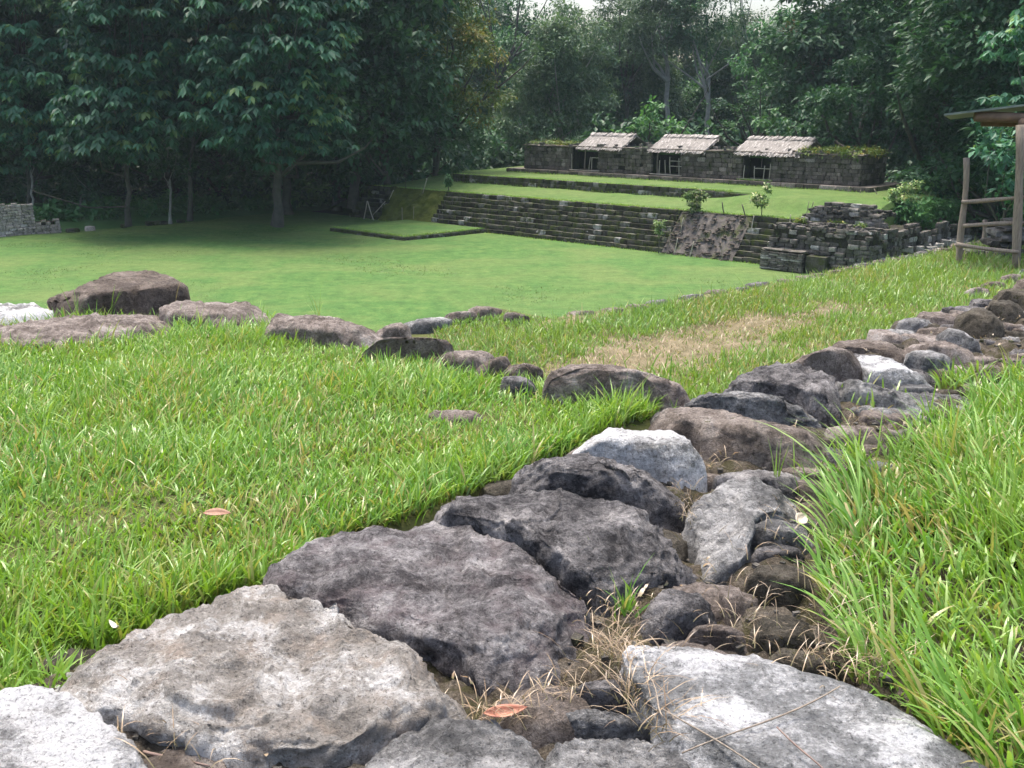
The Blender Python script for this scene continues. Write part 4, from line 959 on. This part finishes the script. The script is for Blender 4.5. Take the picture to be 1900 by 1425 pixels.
tree("spreading tree with flat layered foliage behind the right thatched roof", gnd(1400, 84), [lob(1400, 165, 62, 18, 83), lob(1360, 195, 50, 18, 82), lob(1430, 200, 60, 22, 83), lob(1390, 225, 75, 24, 84)], 'midleaf', 'flat', 10, .22, dens=1.1)
tree("small pale green sapling tree before the layered tree", gnd(1425, 74, 2.5), [lob(1428, 222, 26, 16, 73.5), lob(1440, 240, 30, 14, 74)], 'brightleaf', 'broad', 11, .08)
tree("large dark tree with dense foliage at the right end of the building", gnd(1610, 64), [lob(1580, 170, 80, 70, 64), lob(1530, 215, 55, 45, 64), lob(1620, 240, 60, 55, 63), lob(1640, 120, 70, 70, 66), lob(1480, 250, 40, 30, 66)], 'darkleaf', 'broad', 12, .35, lsize=.72)
tree("russet tinged tree high behind the large dark tree", gnd(1510, 88), [lob(1500, 95, 50, 45, 88), lob(1540, 60, 50, 40, 89)], 'brownleaf', 'fine', 13, .25)
tree("rounded green tree under the open patch of sky", gnd(1440, 94), [lob(1440, 75, 60, 42, 94), lob(1480, 40, 45, 36, 95), lob(1400, 120, 50, 40, 93)], 'midleaf', 'broad', 14, .25, lsize=.85)
tree("tall hazy dark tree filling the upper right of the view", gnd(1740, 62), [lob(1700, 60, 100, 90, 64), lob(1780, 140, 85, 90, 60), lob(1720, 220, 70, 70, 60), lob(1800, 20, 110, 80, 62), lob(1690, -60, 130, 80, 66)], 'darkleaf', 'fine', 15, .45, dens=.9)
tree("near leafy tree at the right edge rising behind the hut", gnd(1900, 38), [lob(1890, 130, 45, 80, 38), lob(1900, 20, 70, 70, 38), lob(1940, 250, 80, 90, 36)], 'palmleaf', 'palm', 16, .09, dens=1.4, lsize=.5)
tree("dense leafy tree directly behind the pole fence", gnd(1880, 34), [lob(1870, 290, 52, 60, 33), lob(1890, 350, 50, 40, 33), lob(1840, 255, 26, 30, 34)], 'palmleaf', 'broad', 17, .08, dens=1.5, lsize=.62)
tree("broad leaved pale green bush left of the pole fence", gnd(1740, 58, 1.4), [lob(1735, 345, 34, 24, 57), lob(1765, 360, 28, 22, 57), lob(1745, 385, 30, 14, 56)], 'brightleaf', 'broad', 18, .08, dens=1.6, lsize=1.1, name="bush", cat="bush")
GT = "tall forest trees with bare trunks behind the building"
tree("tall tree with a bare pale trunk above the middle thatched roof", gnd(1235, 108), [lob(1240, 40, 75, 60, 108), lob(1210, 80, 50, 40, 107), lob(1260, -20, 80, 50, 109)], 'greyleaf', 'fine', 19, .32, 'palebark', dens=.6, group=GT)
tree("tall tree with a leaning pale trunk above the gap between the middle and right roofs", gnd(1312, 104), [lob(1310, 30, 60, 55, 105), lob(1340, 75, 50, 40, 104), lob(1285, 70, 36, 30, 105)], 'darkleaf', 'fine', 20, .28, 'palebark', dens=.6, group=GT)
tree("tall open crowned tree right of the grey green tree", gnd(1165, 112), [lob(1150, 20, 60, 50, 112), lob(1130, 80, 45, 50, 112), lob(1180, 90, 40, 40, 111)], 'greyleaf', 'fine', 21, .28, dens=.7, group=GT)
tree("thin crowned tree with dark branches against the sky left of centre", gnd(900, 106), [lob(890, 10, 40, 26, 106), lob(960, 20, 40, 30, 106), lob(1010, 10, 34, 26, 107), lob(905, 75, 50, 36, 106)], 'darkleaf', 'fine', 22, .3, dens=.4, group=GT)
tree("tall thin crowned tree at the edge of the open sky patch", gnd(1385, 112), [lob(1390, 20, 34, 40, 112), lob(1360, 70, 50, 50, 112)], 'greyleaf', 'fine', 23, .26, 'palebark', dens=.5, group=GT)
# slender trunks in the shade of the left bank
for i, (x, Y, y1, lb) in enumerate([(147, 69, 372, "thin pale sapling trunk right of the stone wall in the shade"), (313, 66, 330, "thin pale sapling trunk in the middle of the left bank"), (58, 67, 320, "pale trunk rising directly behind the left stone wall")]):
    b_ = gnd(x, Y, .6); tp = far(x + 2, y1, Y)
    tree(lb, b_, [((tp[0], tp[1], tp[2] + 1.4), (1.5, 1.5, 1.0)), ((tp[0] + .4, tp[1], tp[2] + .8), (1.2, 1.2, .8))], 'darkleaf', 'broad', 30 + i, .09, 'palebark', name="young_tree", group="young trees in the shade of the left bank")

# rows of trees deeper in the forest: a few crowns, copied
protos = []
for i, (m_, kd) in enumerate([('darkleaf', 'broad'), ('darkleaf', 'fine'), ('midleaf', 'broad'), ('greyleaf', 'fine')]):
    t = tree("dark tree standing deep in the forest behind the front trees", (0, 0, 0), [((0, 0, 11), (4.6, 4.6, 5)), ((2.5, 1, 6.5), (3.6, 3.6, 3.4)), ((-2.6, -.6, 7), (3.6, 3.6, 3.6)), ((.5, 0, 16), (3.8, 3.8, 3)), ((0, -1.5, 3.2), (3.2, 2.4, 2.4))], m_, kd, 60 + i, .3, dens=.75, lsize=1.25, group="dark trees deep in the forest")
    protos.append(t)
r = random.Random(4)
spots = []
for x in range(-330, 760, 105): spots.append((x + r.uniform(-30, 30), r.uniform(74, 82), r.uniform(.9, 1.15), 0))
for x in range(-400, 800, 100): spots.append((x + r.uniform(-30, 30), r.uniform(88, 98), r.uniform(1.1, 1.35), 1))
for x in range(560, 1480, 92): spots.append((x + r.uniform(-25, 25), r.uniform(112, 122), r.uniform(.72, .9), 2))
for x in range(500, 2100, 88): spots.append((x + r.uniform(-25, 25), r.uniform(128, 142), r.uniform(.95, 1.2), 3))
for x in range(1500, 2250, 95): spots.append((x + r.uniform(-25, 25), r.uniform(80, 90), r.uniform(.9, 1.2), 0))
for x in range(1830, 2350, 100): spots.append((x + r.uniform(-25, 25), r.uniform(54, 66), r.uniform(.8, 1.0), 1))
for i, (x, Y, s, k) in enumerate(spots):
    src = protos[(k + r.choice((0, 0, 1, 2))) % 4]
    first = 'used' not in src.keys() and False
    if i < 4: t = protos[i]
    else:
        t = src.copy(); col.objects.link(t)
        for ch in src.children:
            c = ch.copy(); col.objects.link(c); c.parent = t
    t["label"] = ("dark tree standing deep in the shade behind the big leaved trees" if k == 0 and x < 800 else "dim tree in the back row of the forest behind the left bank" if k == 1 and x < 850 else
                  "tall dim tree in the forest close behind the long building" if k == 2 else "hazy tree in the farthest row of the forest behind the building" if k == 3 else
                  "dark tree in the forest past the right end of the building" if k == 0 else "dark tree in the forest behind the hut at the right edge")
    t["group"] = "trees deep in the forest: " + str(t["label"])[:60]
    t.location = gnd(x, Y); t.rotation_euler = (0, 0, r.uniform(0, 6.28)); t.scale = (s*r.uniform(.9, 1.15), s*r.uniform(.9, 1.15), s)

# undergrowth that nobody could count: along the bank, at the forest edge and behind the ruins
def undergrowth(name, clumps, mat, kind, seed, dens=1.0, lsize=1.0, label=None):
    o = link(name, crown_mesh(name, clumps, M[mat], kind, seed, dens, lsize)); return tag(o, label, None, None, "stuff")
r = random.Random(15)
cl = []
for _ in range(170):
    w = r.uniform(22, 60); u = -66.2 - abs(r.gauss(0, 2.5)); h = r.uniform(.2, .6)*(1 + (-66.2 - u)*.12); cl.append((L(u, w, .5 + h*.5), (r.uniform(.5, 1.2), r.uniform(.5, 1.2), h)))
undergrowth("undergrowth", cl, 'brightleaf', 'broad', 71, .5)
cl = []
for _ in range(90):
    x = r.uniform(-300, 900); Y = r.uniform(76, 100); b_ = gnd(x, Y); h = r.uniform(1.2, 3.2); cl.append((b_ + np.array([0, 0, h*.7]), (r.uniform(1.5, 3.2), r.uniform(1.5, 2.5), h)))
undergrowth("undergrowth", cl, 'darkleaf', 'broad', 72, .22, 1.5)
cl = []
for _ in range(120):
    x = r.uniform(700, 2200); Y = r.uniform(94, 128); b_ = gnd(x, Y); h = r.uniform(2.0, 4.5); cl.append((b_ + np.array([0, 0, h*.8]), (r.uniform(2, 4), r.uniform(1.5, 3), h)))
undergrowth("undergrowth", cl, 'darkleaf', 'broad', 73, .16, 1.8)
cl = []
for _ in range(46):
    x = r.uniform(1640, 2050); Y = r.uniform(60, 76); b_ = gnd(x, Y); h = r.uniform(.8, 2.2); cl.append((b_ + np.array([0, 0, h*.7 + .8]), (r.uniform(1.2, 2.4), r.uniform(1, 2), h)))
undergrowth("undergrowth", cl, 'darkleaf', 'broad', 74, .3, 1.2)

# saplings on the terraces
def sapling(label, base, h, lobes, seed, stick=None, mat='shrubleaf', lsize=.38, dens=3.6):
    t = empty("sapling", base, label=label, cat="sapling")
    pole("stem", (0, 0, -.1), (.05, 0, h), .035, M['bark'], t, seed, r1=.012, wob=.05)
    link("leaves", crown_mesh("leaves", [((x, y, z), (a, a, c)) for x, y, z, a, c in lobes], M[mat], 'broad', seed, dens, lsize), t)
    return t
sapling("bushy sapling with yellowish flowers on the terrace edge above the earth ramp", onw(1290, 402, 46.9), 1.1, [(0, 0, .65, .38, .5), (-.35, 0, 1.15, .3, .22), (.35, 0, 1.15, .32, .2), (0, 0, 1.35, .2, .12)], 81)
sapling("sapling with a bare stem and round leafy head above the short stairway", onw(1412, 410, 46.9), 1.3, [(0, 0, 1.0, .42, .3), (-.35, 0, 1.2, .22, .16), (.2, 0, 1.6, .15, .25)], 82)
sapling("small sapling tied to a pale stick on the long stairway", onw(1222, 472, 44.85), 1.35, [(0, 0, 1.3, .2, .35), (0, 0, 1.65, .24, .1)], 83)
sapling("dark green sapling at the left end of the lower terrace", onw(832, 354, 46.9), 1.0, [(0, 0, .8, .22, .28), (-.1, 0, .45, .2, .15)], 84, mat='midleaf')
sapling("pale green leafy shrub on the rubble past the right end of the building", onw(1672, 398, 52), 1.6, [(0, 0, 1.0, .7, .5), (.3, 0, 1.5, .5, .3), (-.5, 0, .7, .4, .3)], 85)
# grass and weeds growing on the wall top of the building and on the mound at the right
cl = [(L(-53 + XL + r.uniform(.2, 5), 56 + r.uniform(.8, 3), 4.95 + r.uniform(-.05, .1)), (.4, .4, .14)) for _ in range(26)] + [(L(-53 + r.uniform(23.3, XR - .2), 56 + r.uniform(.8, 3.4), 4.98 + r.uniform(-.05, .14)), (.5, .5, .2)) for _ in range(40)]
undergrowth("roof_weeds", cl, 'yelleaf', 'fine', 75, 2.2, .6)
cl = [(L(r.uniform(-24, -17), r.uniform(58, 68), 1.3 + r.uniform(0, .7)), (r.uniform(.6, 1.2), r.uniform(.6, 1.2), .45)) for _ in range(60)] + [(L(r.uniform(-21.6, -20.7), r.uniform(51.5, 62), r.uniform(.9, 2.7)), (.7, .8, .4)) for _ in range(60)]
undergrowth("mound_grass", cl, 'brightleaf', 'fine', 76, 1.2, .8)
cl = [(L(r.uniform(-24, -20), r.uniform(46, 48.5), 2.1 + r.uniform(0, .15)), (.3, .3, .1)) for _ in range(14)]
undergrowth("ruin_weeds", cl, 'yelleaf', 'fine', 77, 2.2, .5)

# ---------------------------------------------------------------- grass
def blades(name, P, h, wd, lean_az, lean, mat, seed, seg=4, kind="stuff", rnd=None, curl=1.0):
    """P (n,3) roots; h heights; bent tapered blades with seg segments, one mesh"""
    r = np.random.default_rng(seed); n = len(P)
    a = lean_az; d = np.stack([np.cos(a), np.sin(a), np.zeros(n)], 1)
    fa = a + math.pi/2 + r.normal(0, .7, n); s = np.stack([np.cos(fa), np.sin(fa), np.zeros(n)], 1)
    rows = []; tips = []
    for j in range(seg + 1):
        t = j/seg; th = lean*(.25 + .75*t*curl)
        if j == 0: c = P.copy()
        else: c = c + (d*np.sin(th)[:, None] + np.array([0, 0, 1.0])*np.cos(th)[:, None])*(h/seg)[:, None]
        wj = wd*(.75 + .5*t)*(1 - t**2.2)
        if j < seg: rows += [c - s*wj[:, None]*.5, c + s*wj[:, None]*.5]; tips += [t, t]
        else: rows += [c]; tips += [1.0]
    k = len(rows); V = np.stack(rows, 1).reshape(-1, 3); o = (np.arange(n)*k)[:, None]
    q = np.concatenate([o + np.array([2*j, 2*j + 1, 2*j + 3, 2*j + 2]) for j in range(seg - 1)]); t3 = o + np.array([2*seg - 2, 2*seg - 1, 2*seg])
    rn = r.uniform(0, 1, n) if rnd is None else rnd
    ob = link(name, bigmesh(name, V, quads=q, tris=t3, mat=mat, smooth=True, attrs={'rnd': np.repeat(rn, k), 'tip': np.tile(tips, n)}))
    return tag(ob, kind=kind)
def scatter(poly, dens, seed, shrink=0.93):
    poly = np.asarray(poly)[:, :2]; r = np.random.default_rng(seed); lo, hi = poly.min(0), poly.max(0)
    n = int((hi - lo).prod()*dens); p = lo + r.random((n, 2))*(hi - lo); p = p[inside(poly, p)]
    for ol in OUTL:
        c = ol.mean(0); near = np.abs(p - c).max(1) < np.abs(ol - c).max() + .05
        if near.any():
            k = np.where(near)[0]; bad = inside(c + (ol - c)*shrink, p[k]); p = np.delete(p, k[bad], 0)
    return p
def gz(p, base, seed): return np.full(len(p), base)
def npoly(pts, z): return np.array([at(x, y, z) for x, y in pts])
near_left = npoly([(-500,1600),(60,1320),(130,1300),(190,1210),(306,1158),(405,1098),(470,1085),(520,1060),(589,1015),(656,982),(774,950),(930,892),(1020,840),(1090,809),(1190,776),(1262,752),(1240,757),(1079,742),(1000,724),(900,700),(828,690),(806,668),(725,664),(660,645),(622,640),(490,604),(424,600),(331,592),(206,590),(110,600),(0,615),(-500,640)], ZN)
def lawn_patch(name, poly, dens, hm, wm, z, seed, mat, az0=None, azs=3.0, leanm=.75, leans=.3, seg=4, hn=.6):
    p = scatter(poly, dens, seed); r = np.random.default_rng(seed + 1); n = len(p)
    hh = hm*np.clip(r.lognormal(0, .32, n), .4, 2.1)*np.clip(1 + hn*.9*fbm(np.c_[p*1.6, np.zeros(n)], 3, seed + 2), .62, 1.7)
    cl = fbm(np.c_[p*3.5, np.zeros(n)], 2, seed + 3)
    az_ = (r.uniform(0, 6.283, n) if az0 is None else r.normal(az0, azs, n)) + cl*1.2
    rn = np.clip(r.uniform(0, 1, n) + .28*fbm(np.c_[p*2.2, np.full(n, 4.0)], 3, seed + 4), 0, 1); rn = np.where(r.random(n) < .05, .02, rn)
    return blades(name, np.c_[p, np.full(n, z)], hh, wm*r.uniform(.6, 1.3, n), az_, np.clip(r.normal(leanm, leans, n), .05, 1.5), mat, seed + 5, seg, rnd=rn)
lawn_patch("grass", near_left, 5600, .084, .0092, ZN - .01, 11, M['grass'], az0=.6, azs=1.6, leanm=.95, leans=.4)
_b = npoly([(60,1322),(110,1290),(190,1208),(306,1156),(405,1097),(470,1083),(522,1056),(589,1013),(656,980),(774,949),(870,894),(940,890),(1020,838),(1066,828),(1090,808),(1190,775),(1262,752)], ZN)
_t = np.sort(np.random.default_rng(3).random(2600))*(len(_b) - 1); _i = _t.astype(int).clip(0, len(_b) - 2); _p = _b[_i] + (_b[_i + 1] - _b[_i])*(_t - _i)[:, None]
_r = np.random.default_rng(4); _p[:, :2] += _r.normal(0, .035, (len(_p), 2)) + np.array([-.05, .045])*1.0; _p[:, 2] -= .04; _n = len(_p)
blades("grass", _p, .075*_r.lognormal(0, .3, _n), .0115*_r.uniform(.6, 1.3, _n), _r.uniform(0, 6.28, _n), np.clip(_r.normal(.95, .4, _n), .05, 1.5), M['grass'], 5, 4)
near_right = npoly([(1790,1480),(1740,1385),(1690,1340),(1590,1270),(1560,1200),(1520,1090),(1540,960),(1580,880),(1590,835),(1650,800),(1745,765),(1740,715),(1800,690),(1900,668),(2300,640),(3000,900),(3000,1800),(1850,1700)], ZN)
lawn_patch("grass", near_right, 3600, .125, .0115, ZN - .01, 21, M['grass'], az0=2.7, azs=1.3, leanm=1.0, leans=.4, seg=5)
edge_right = npoly([(1790,1480),(1740,1385),(1690,1340),(1590,1270),(1560,1200),(1520,1090),(1540,960),(1580,880),(1640,890),(1610,960),(1600,1090),(1640,1200),(1680,1270),(1770,1340),(1850,1385),(1900,1480)], ZN)
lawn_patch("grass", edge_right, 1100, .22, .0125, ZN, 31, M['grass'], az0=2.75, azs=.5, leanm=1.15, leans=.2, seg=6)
# path grass, thin over the worn patch
pathpoly = np.array([L(-5.38, 6.2), L(-5.15, 7.5), L(-4.9, 9.3), L(-4.76, 11.3), L(-4.62, 13), L(-4.02, 30),  L(-2.75, 30), L(-2.75, 11), L(-2.72, 7), L(-2.68, 5.2), L(-2.7, 4.15), L(-4.0, 4.1), L(-5.0, 4.4), L(-5.9, 5.4), L(-6.0, 6.0)])
p = scatter(pathpoly, 2600, 41); r_ = np.random.default_rng(42)
def uwof(p): return p @ B, p @ A
worn_px = npoly([(1040,690),(1130,640),(1250,615),(1420,590),(1540,578),(1500,605),(1400,640),(1280,670),(1180,700)], ZP)
wu, ww = uwof(worn_px[:, :2]); pu, pw = uwof(p)
dist = np.min(np.hypot(p[:, None, 0] - worn_px[None, :, 0], p[:, None, 1] - worn_px[None, :, 1]), 1)
ins = inside(worn_px, p)
keep_p = np.where(ins, .30, np.clip(.3 + dist*1.5, 0, 1)); nn = fbm(np.c_[p*2.5, np.zeros(len(p))], 4, 8)
p = p[r_.random(len(p)) < np.clip(keep_p + nn*.5, .06, 1)]
pu, pw = uwof(p); n = len(p)
fade = np.where(pw > 11, .55, 1.0); kk = r_.random(n) < fade; p = p[kk]; pu, pw = uwof(p); n = len(p)
dist = np.min(np.hypot(p[:, None, 0] - worn_px[None, :, 0], p[:, None, 1] - worn_px[None, :, 1]), 1); ins = inside(worn_px, p)
hh = np.where(ins, .035, np.clip(.06 + .05*dist, 0, .10))*r_.lognormal(0, .3, n)*np.where(pu < kerbu(pw) + .22, .45, np.where(pu < kerbu(pw) + .9, 1.05, .9))
rn = np.clip(r_.uniform(0, 1, n)*.9 + .25*fbm(np.c_[p*1.7, np.full(n, 2.0)], 3, 5) - np.where(ins, .25, 0), 0, 1)
blades("path_grass", np.c_[p, np.full(n, ZP - .005)], hh, .009*r_.uniform(.6, 1.4, n), r_.uniform(0, 6.28, n), np.clip(r_.normal(.85, .3, n), .1, 1.5), M['pathgrass'], 43, 3, rnd=rn)
# dry straw on the worn patch and between the stones
p = scatter(worn_px, 650, 51); n = len(p)
blades("straw", np.c_[p, np.full(n, ZP + .004)], r_.uniform(.04, .11, n), np.full(n, .004), r_.uniform(0, 6.28, n), np.full(n, 1.45), M['straw'], 52, 3)
def straw_px(c, rad, n, seed, ln=.12, zz=ZN + .02, lift=.05):
    r = np.random.default_rng(seed); q = np.array([at(c[0] + r.normal(0, rad[0]), c[1] + r.normal(0, rad[1]), zz + r.uniform(0, lift)) for _ in range(n)])
    return q, r.uniform(.5, 1.4, n)*ln
sq, sh = [], []
for c, rad, n_, ln in [((1140,1225),(28,22),150,.10),((1180,1290),(22,40),90,.12),((940,1325),(40,12),90,.07),((1240,1350),(30,25),30,.14),((1030,1290),(30,14),70,.06),((1280,940),(14,18),60,.06),((1160,1130),(40,14),60,.04),((1310,860),(25,10),30,.06),((1340,1130),(60,50),50,.07),((1420,1180),(70,40),60,.07),((1480,970),(50,40),60,.07),((300,1370),(90,40),60,.09),((1560,880),(40,20),60,.06),((1550,1150),(30,60),90,.08),((1580,1240),(60,25),90,.08),((930,690),(80,15),40,.05),((1620,780),(60,15),60,.05)]:
    a, b_ = straw_px(c, rad, n_, int(c[0]), ln); sq.append(a); sh.append(b_)
sq = np.vstack(sq); sh = np.concatenate(sh); n = len(sq)
blades("straw", sq, sh, np.full(n, .0035), r_.uniform(0, 6.28, n), r_.uniform(1.15, 1.7, n), M['straw'], 53, 4)
rp = np.random.default_rng(66); pb = []
while len(pb) < 1500:
    u, w = rp.uniform(-2.5, -.7), rp.uniform(.8, 9)
    if u > np.interp(w, [1.5, 2.05, 2.96, 3.8, 4.8, 6.2], [-.5, -.62, -1.36, -1.66, -1.62, -1.66]) + .1: continue
    c = L(u, w); z_ = float(bedz(np.array([[u]]), np.array([[w]]))[0, 0]); sz = .006 + .02*rp.random()**3
    pb.append((c[0], c[1], z_ + sz*.2, sz*rp.uniform(.8, 1.6), sz*rp.uniform(.8, 1.4), sz*.8, rp.uniform(0, 3)))
o = joined(None, "gravel", 'ruin', pb)
nq_ = 700; uq = rp.uniform(-2.45, -1.5, nq_); wq = rp.uniform(.9, 8, nq_); lq = np.array([[*(L(a, b_)[:2]), float(bedz(np.array([[a]]), np.array([[b_]]))[0, 0]) + .012] for a, b_ in zip(uq, wq)])
blades("leaf_litter", lq, rp.uniform(.015, .05, nq_), rp.uniform(.006, .016, nq_), rp.uniform(0, 6.28, nq_), rp.uniform(1.2, 1.6, nq_), M['straw'], 67, 2)
# small weeds tucked between the foreground stones
pw_ = np.vstack([np.array([at(c[0] + r_.normal(0, s_), c[1] + r_.normal(0, s_*.5), ZN) for _ in range(k)]) for c, s_, k in [((1165,1150),12,30),((1120,1095),6,14),((1220,735),35,90),((1120,725),60,110),((880,710),40,60),((1620,745),30,50),((1540,880),40,60),((480,600),20,30),((330,585),20,12)]])
n = len(pw_); blades("weeds", pw_, .09*r_.lognormal(0, .35, n), .009*r_.uniform(.6, 1.4, n), r_.uniform(0, 6.28, n), np.clip(r_.normal(.7, .3, n), .1, 1.4), M['grass'], 55, 4)
# tall seed stalks by the big boulder
for i, (x, y) in enumerate([(320, 578), (140, 600), (205, 590), (590, 580 + 20), (1440, 905)]):
    c = at(x, y, ZN); pr = np.repeat(c[None], 6, 0) + r_.normal(0, .015, (6, 3))*np.array([1, 1, 0])
    o = blades("grass_stalk", pr, r_.uniform(.18, .30, 6), np.full(6, .005), r_.uniform(0, 6.28, 6), r_.uniform(.3, .9, 6), M['pathgrass'], 56 + i, 5, kind="thing")
    tag(o, ["spray of grass stalks before the right end of the loose boulder", "spray of grass stalks before the left end of the loose boulder", "spray of grass stalks before the middle of the loose boulder", "spray of grass stalks on the stone row left of centre", "single tall spray of grass leaning over the long brown boulder"][i], "grass stalk")
# grass fringe along the terrace edges, the low platform and the lawn borders
fr = []
def fringe(u0, w0, u1, w1, z, n_, s_=.06):
    t = r_.random(n_); u = u0 + (u1 - u0)*t + r_.normal(0, s_, n_); w = w0 + (w1 - w0)*t + r_.normal(0, s_, n_)
    fr.append(np.stack([u*B[0] + w*A[0], u*B[1] + w*A[1], np.full(n_, z)], 1))
fringe(-50, 46.85, -31, 46.85, 2.18, 2600); fringe(-31, 46.85, -22.5, 46.85, 2.18, 1000); fringe(-58, 46.9, -50, 46.9, 2.15, 800)
fringe(-54, 51.4, -31, 51.4, 2.95, 2400); fringe(-52.3, 38.95, -45.3, 38.95, .26, 700); fringe(-45.3, 39, -44.9, 45, .27, 600)
fringe(-58, 44.9, -22, 44.9, 0, 1500, .05); fringe(-54, 51.15, -31, 51.15, 2.42, 900, .05); fringe(-53, 55.9, -25, 55.9, 2.95, 1200, .05); fringe(-33.6, 56.5, -31.5, 56.5, 3.25, 400, .12)
fp = np.vstack(fr); n = len(fp)
blades("terrace_grass", fp, r_.uniform(.06, .17, n), r_.uniform(.02, .04, n), r_.uniform(0, 6.28, n), r_.uniform(.2, 1.2, n), M['grass'], 61, 2)
pl = scatter(np.array([L(-56, 13), L(-20, 24), L(-12, 30), L(-12, 40), L(-25, 45), L(-63, 45), L(-63, 20)]), 48, 91); pl = pl[np.random.default_rng(9).random(len(pl)) < np.clip(.5 + fbm(np.c_[pl*.35, np.zeros(len(pl))], 3, 4)*.9, .04, 1)]; n = len(pl)
blades("lawn_grass", np.c_[pl, np.full(n, .0)], r_.uniform(.02, .06, n), r_.uniform(.03, .06, n), r_.uniform(0, 6.28, n), r_.uniform(.7, 1.5, n), M['lawnblade'], 62, 2)
# worn spots on the terrace turf
for c, s_ in (((1150, 333), 1.0), ((1462, 368), 1.2)):
    pt = onw(c[0], c[1], 54.0 if s_ < 1.1 else 51.5); zz = float(terz(np.array([[pt[:2] @ B]]), np.array([[pt[:2] @ A]]))[0, 0])

# ---------------------------------------------------------------- fallen leaves and twigs
def leaf(label, px_, z, ln, wd, rz, mat, tilt=.2, curl=.25, seed=0):
    n = 9; V = []
    for i in range(n):
        t = i/(n - 1); w = wd*math.sin(math.pi*min(1, t*1.02 + .001))**.75*(1 - .25*t)
        for j in (-1, -.5, 0, .5, 1): V.append((t*ln - ln/2, j*w/2, curl*ln*((t - .5)**2) + abs(j)*w*.35 - .01))
    F = [(i*5 + j, (i + 1)*5 + j, (i + 1)*5 + j + 1, i*5 + j + 1) for i in range(n - 1) for j in range(4)]
    o = link("fallen_leaf", mesh("fallen_leaf", V, F, M[mat], True)); o.location = at(*px_, z); o.rotation_euler = (tilt, -.1, rz)
    sm = o.modifiers.new("thickness", 'SOLIDIFY'); sm.thickness = .0015
    return tag(o, label, "leaf")
leaf("brown dry leaf lying on the near grass left of the boulders", (402, 950), ZN + .10, .105, .04, -.25, 'dryleaf', .35)
leaf("curled red brown leaf among straw between the limestone slab and the purple boulder", (938, 1318), ZN + .085, .10, .035, .1, 'redleaf', .5, .5)
leaf("pale torn leaf on the stones beside the right hand grass", (1487, 962), ZN + .06, .075, .05, .9, 'paleleaf', .6, .6)
leaf("small white curled leaf in the grass above the limestone slab", (212, 1158), ZN + .07, .06, .015, -.8, 'paleleaf', .2, 1.0)
for i, (a, b_, lb) in enumerate([((150,1300),(420,1385),"long brown twig lying below the limestone slab"), ((270,1395),(390,1420),"short brown twig at the bottom left between white boulder and slab"), ((1270,1395),(1550,1225 + 55),"thin green brown stem lying across the flat white slab"), ((1440,1350),(1530,1430),"dark thin twig on the flat white slab"), ((1235,1320),(1440,1440),"dry straw stalk lying along the left side of the flat white slab"), ((1200,1250),(1235,1330),"bent dry stalk hanging over the left tip of the white slab")]):
    p0, p1 = at(*a, ZN + .04 if i < 2 else ZN + .115), at(*b_, ZN + .04 if i < 2 else ZN + .115)
    tag(pole("twig", p0, p1, .0045 if i < 2 else .0019, M['twig'] if i in (0, 1, 3) else M['wood'], None, 90 + i, r1=.002, wob=.12, seg=10), lb, "twig")

# ---------------------------------------------------------------- haze
HX, HB, HT = GR + 5, -1.2, 36.0
V = [(x, y, z) for x in (-HX, HX) for y in (-65, GR + 35) for z in (HB, HT)]
hz = link("haze", mesh("haze", V, [(0, 1, 3, 2), (4, 6, 7, 5), (0, 4, 5, 1), (2, 3, 7, 6), (0, 2, 6, 4), (1, 5, 7, 3)]))
hm = bpy.data.materials.new("haze_air"); hm.use_nodes = True; nt = hm.node_tree; nt.nodes.clear()
oo = nt.nodes.new("ShaderNodeOutputMaterial"); pv = nt.nodes.new("ShaderNodeVolumePrincipled")
pv.inputs["Color"].default_value = (.70, .88, 1.0, 1); pv.inputs["Density"].default_value = .00022; pv.inputs["Anisotropy"].default_value = .2
nt.links.new(pv.outputs[0], oo.inputs["Volume"]); hz.data.materials.append(hm); tag(hz, kind="stuff")
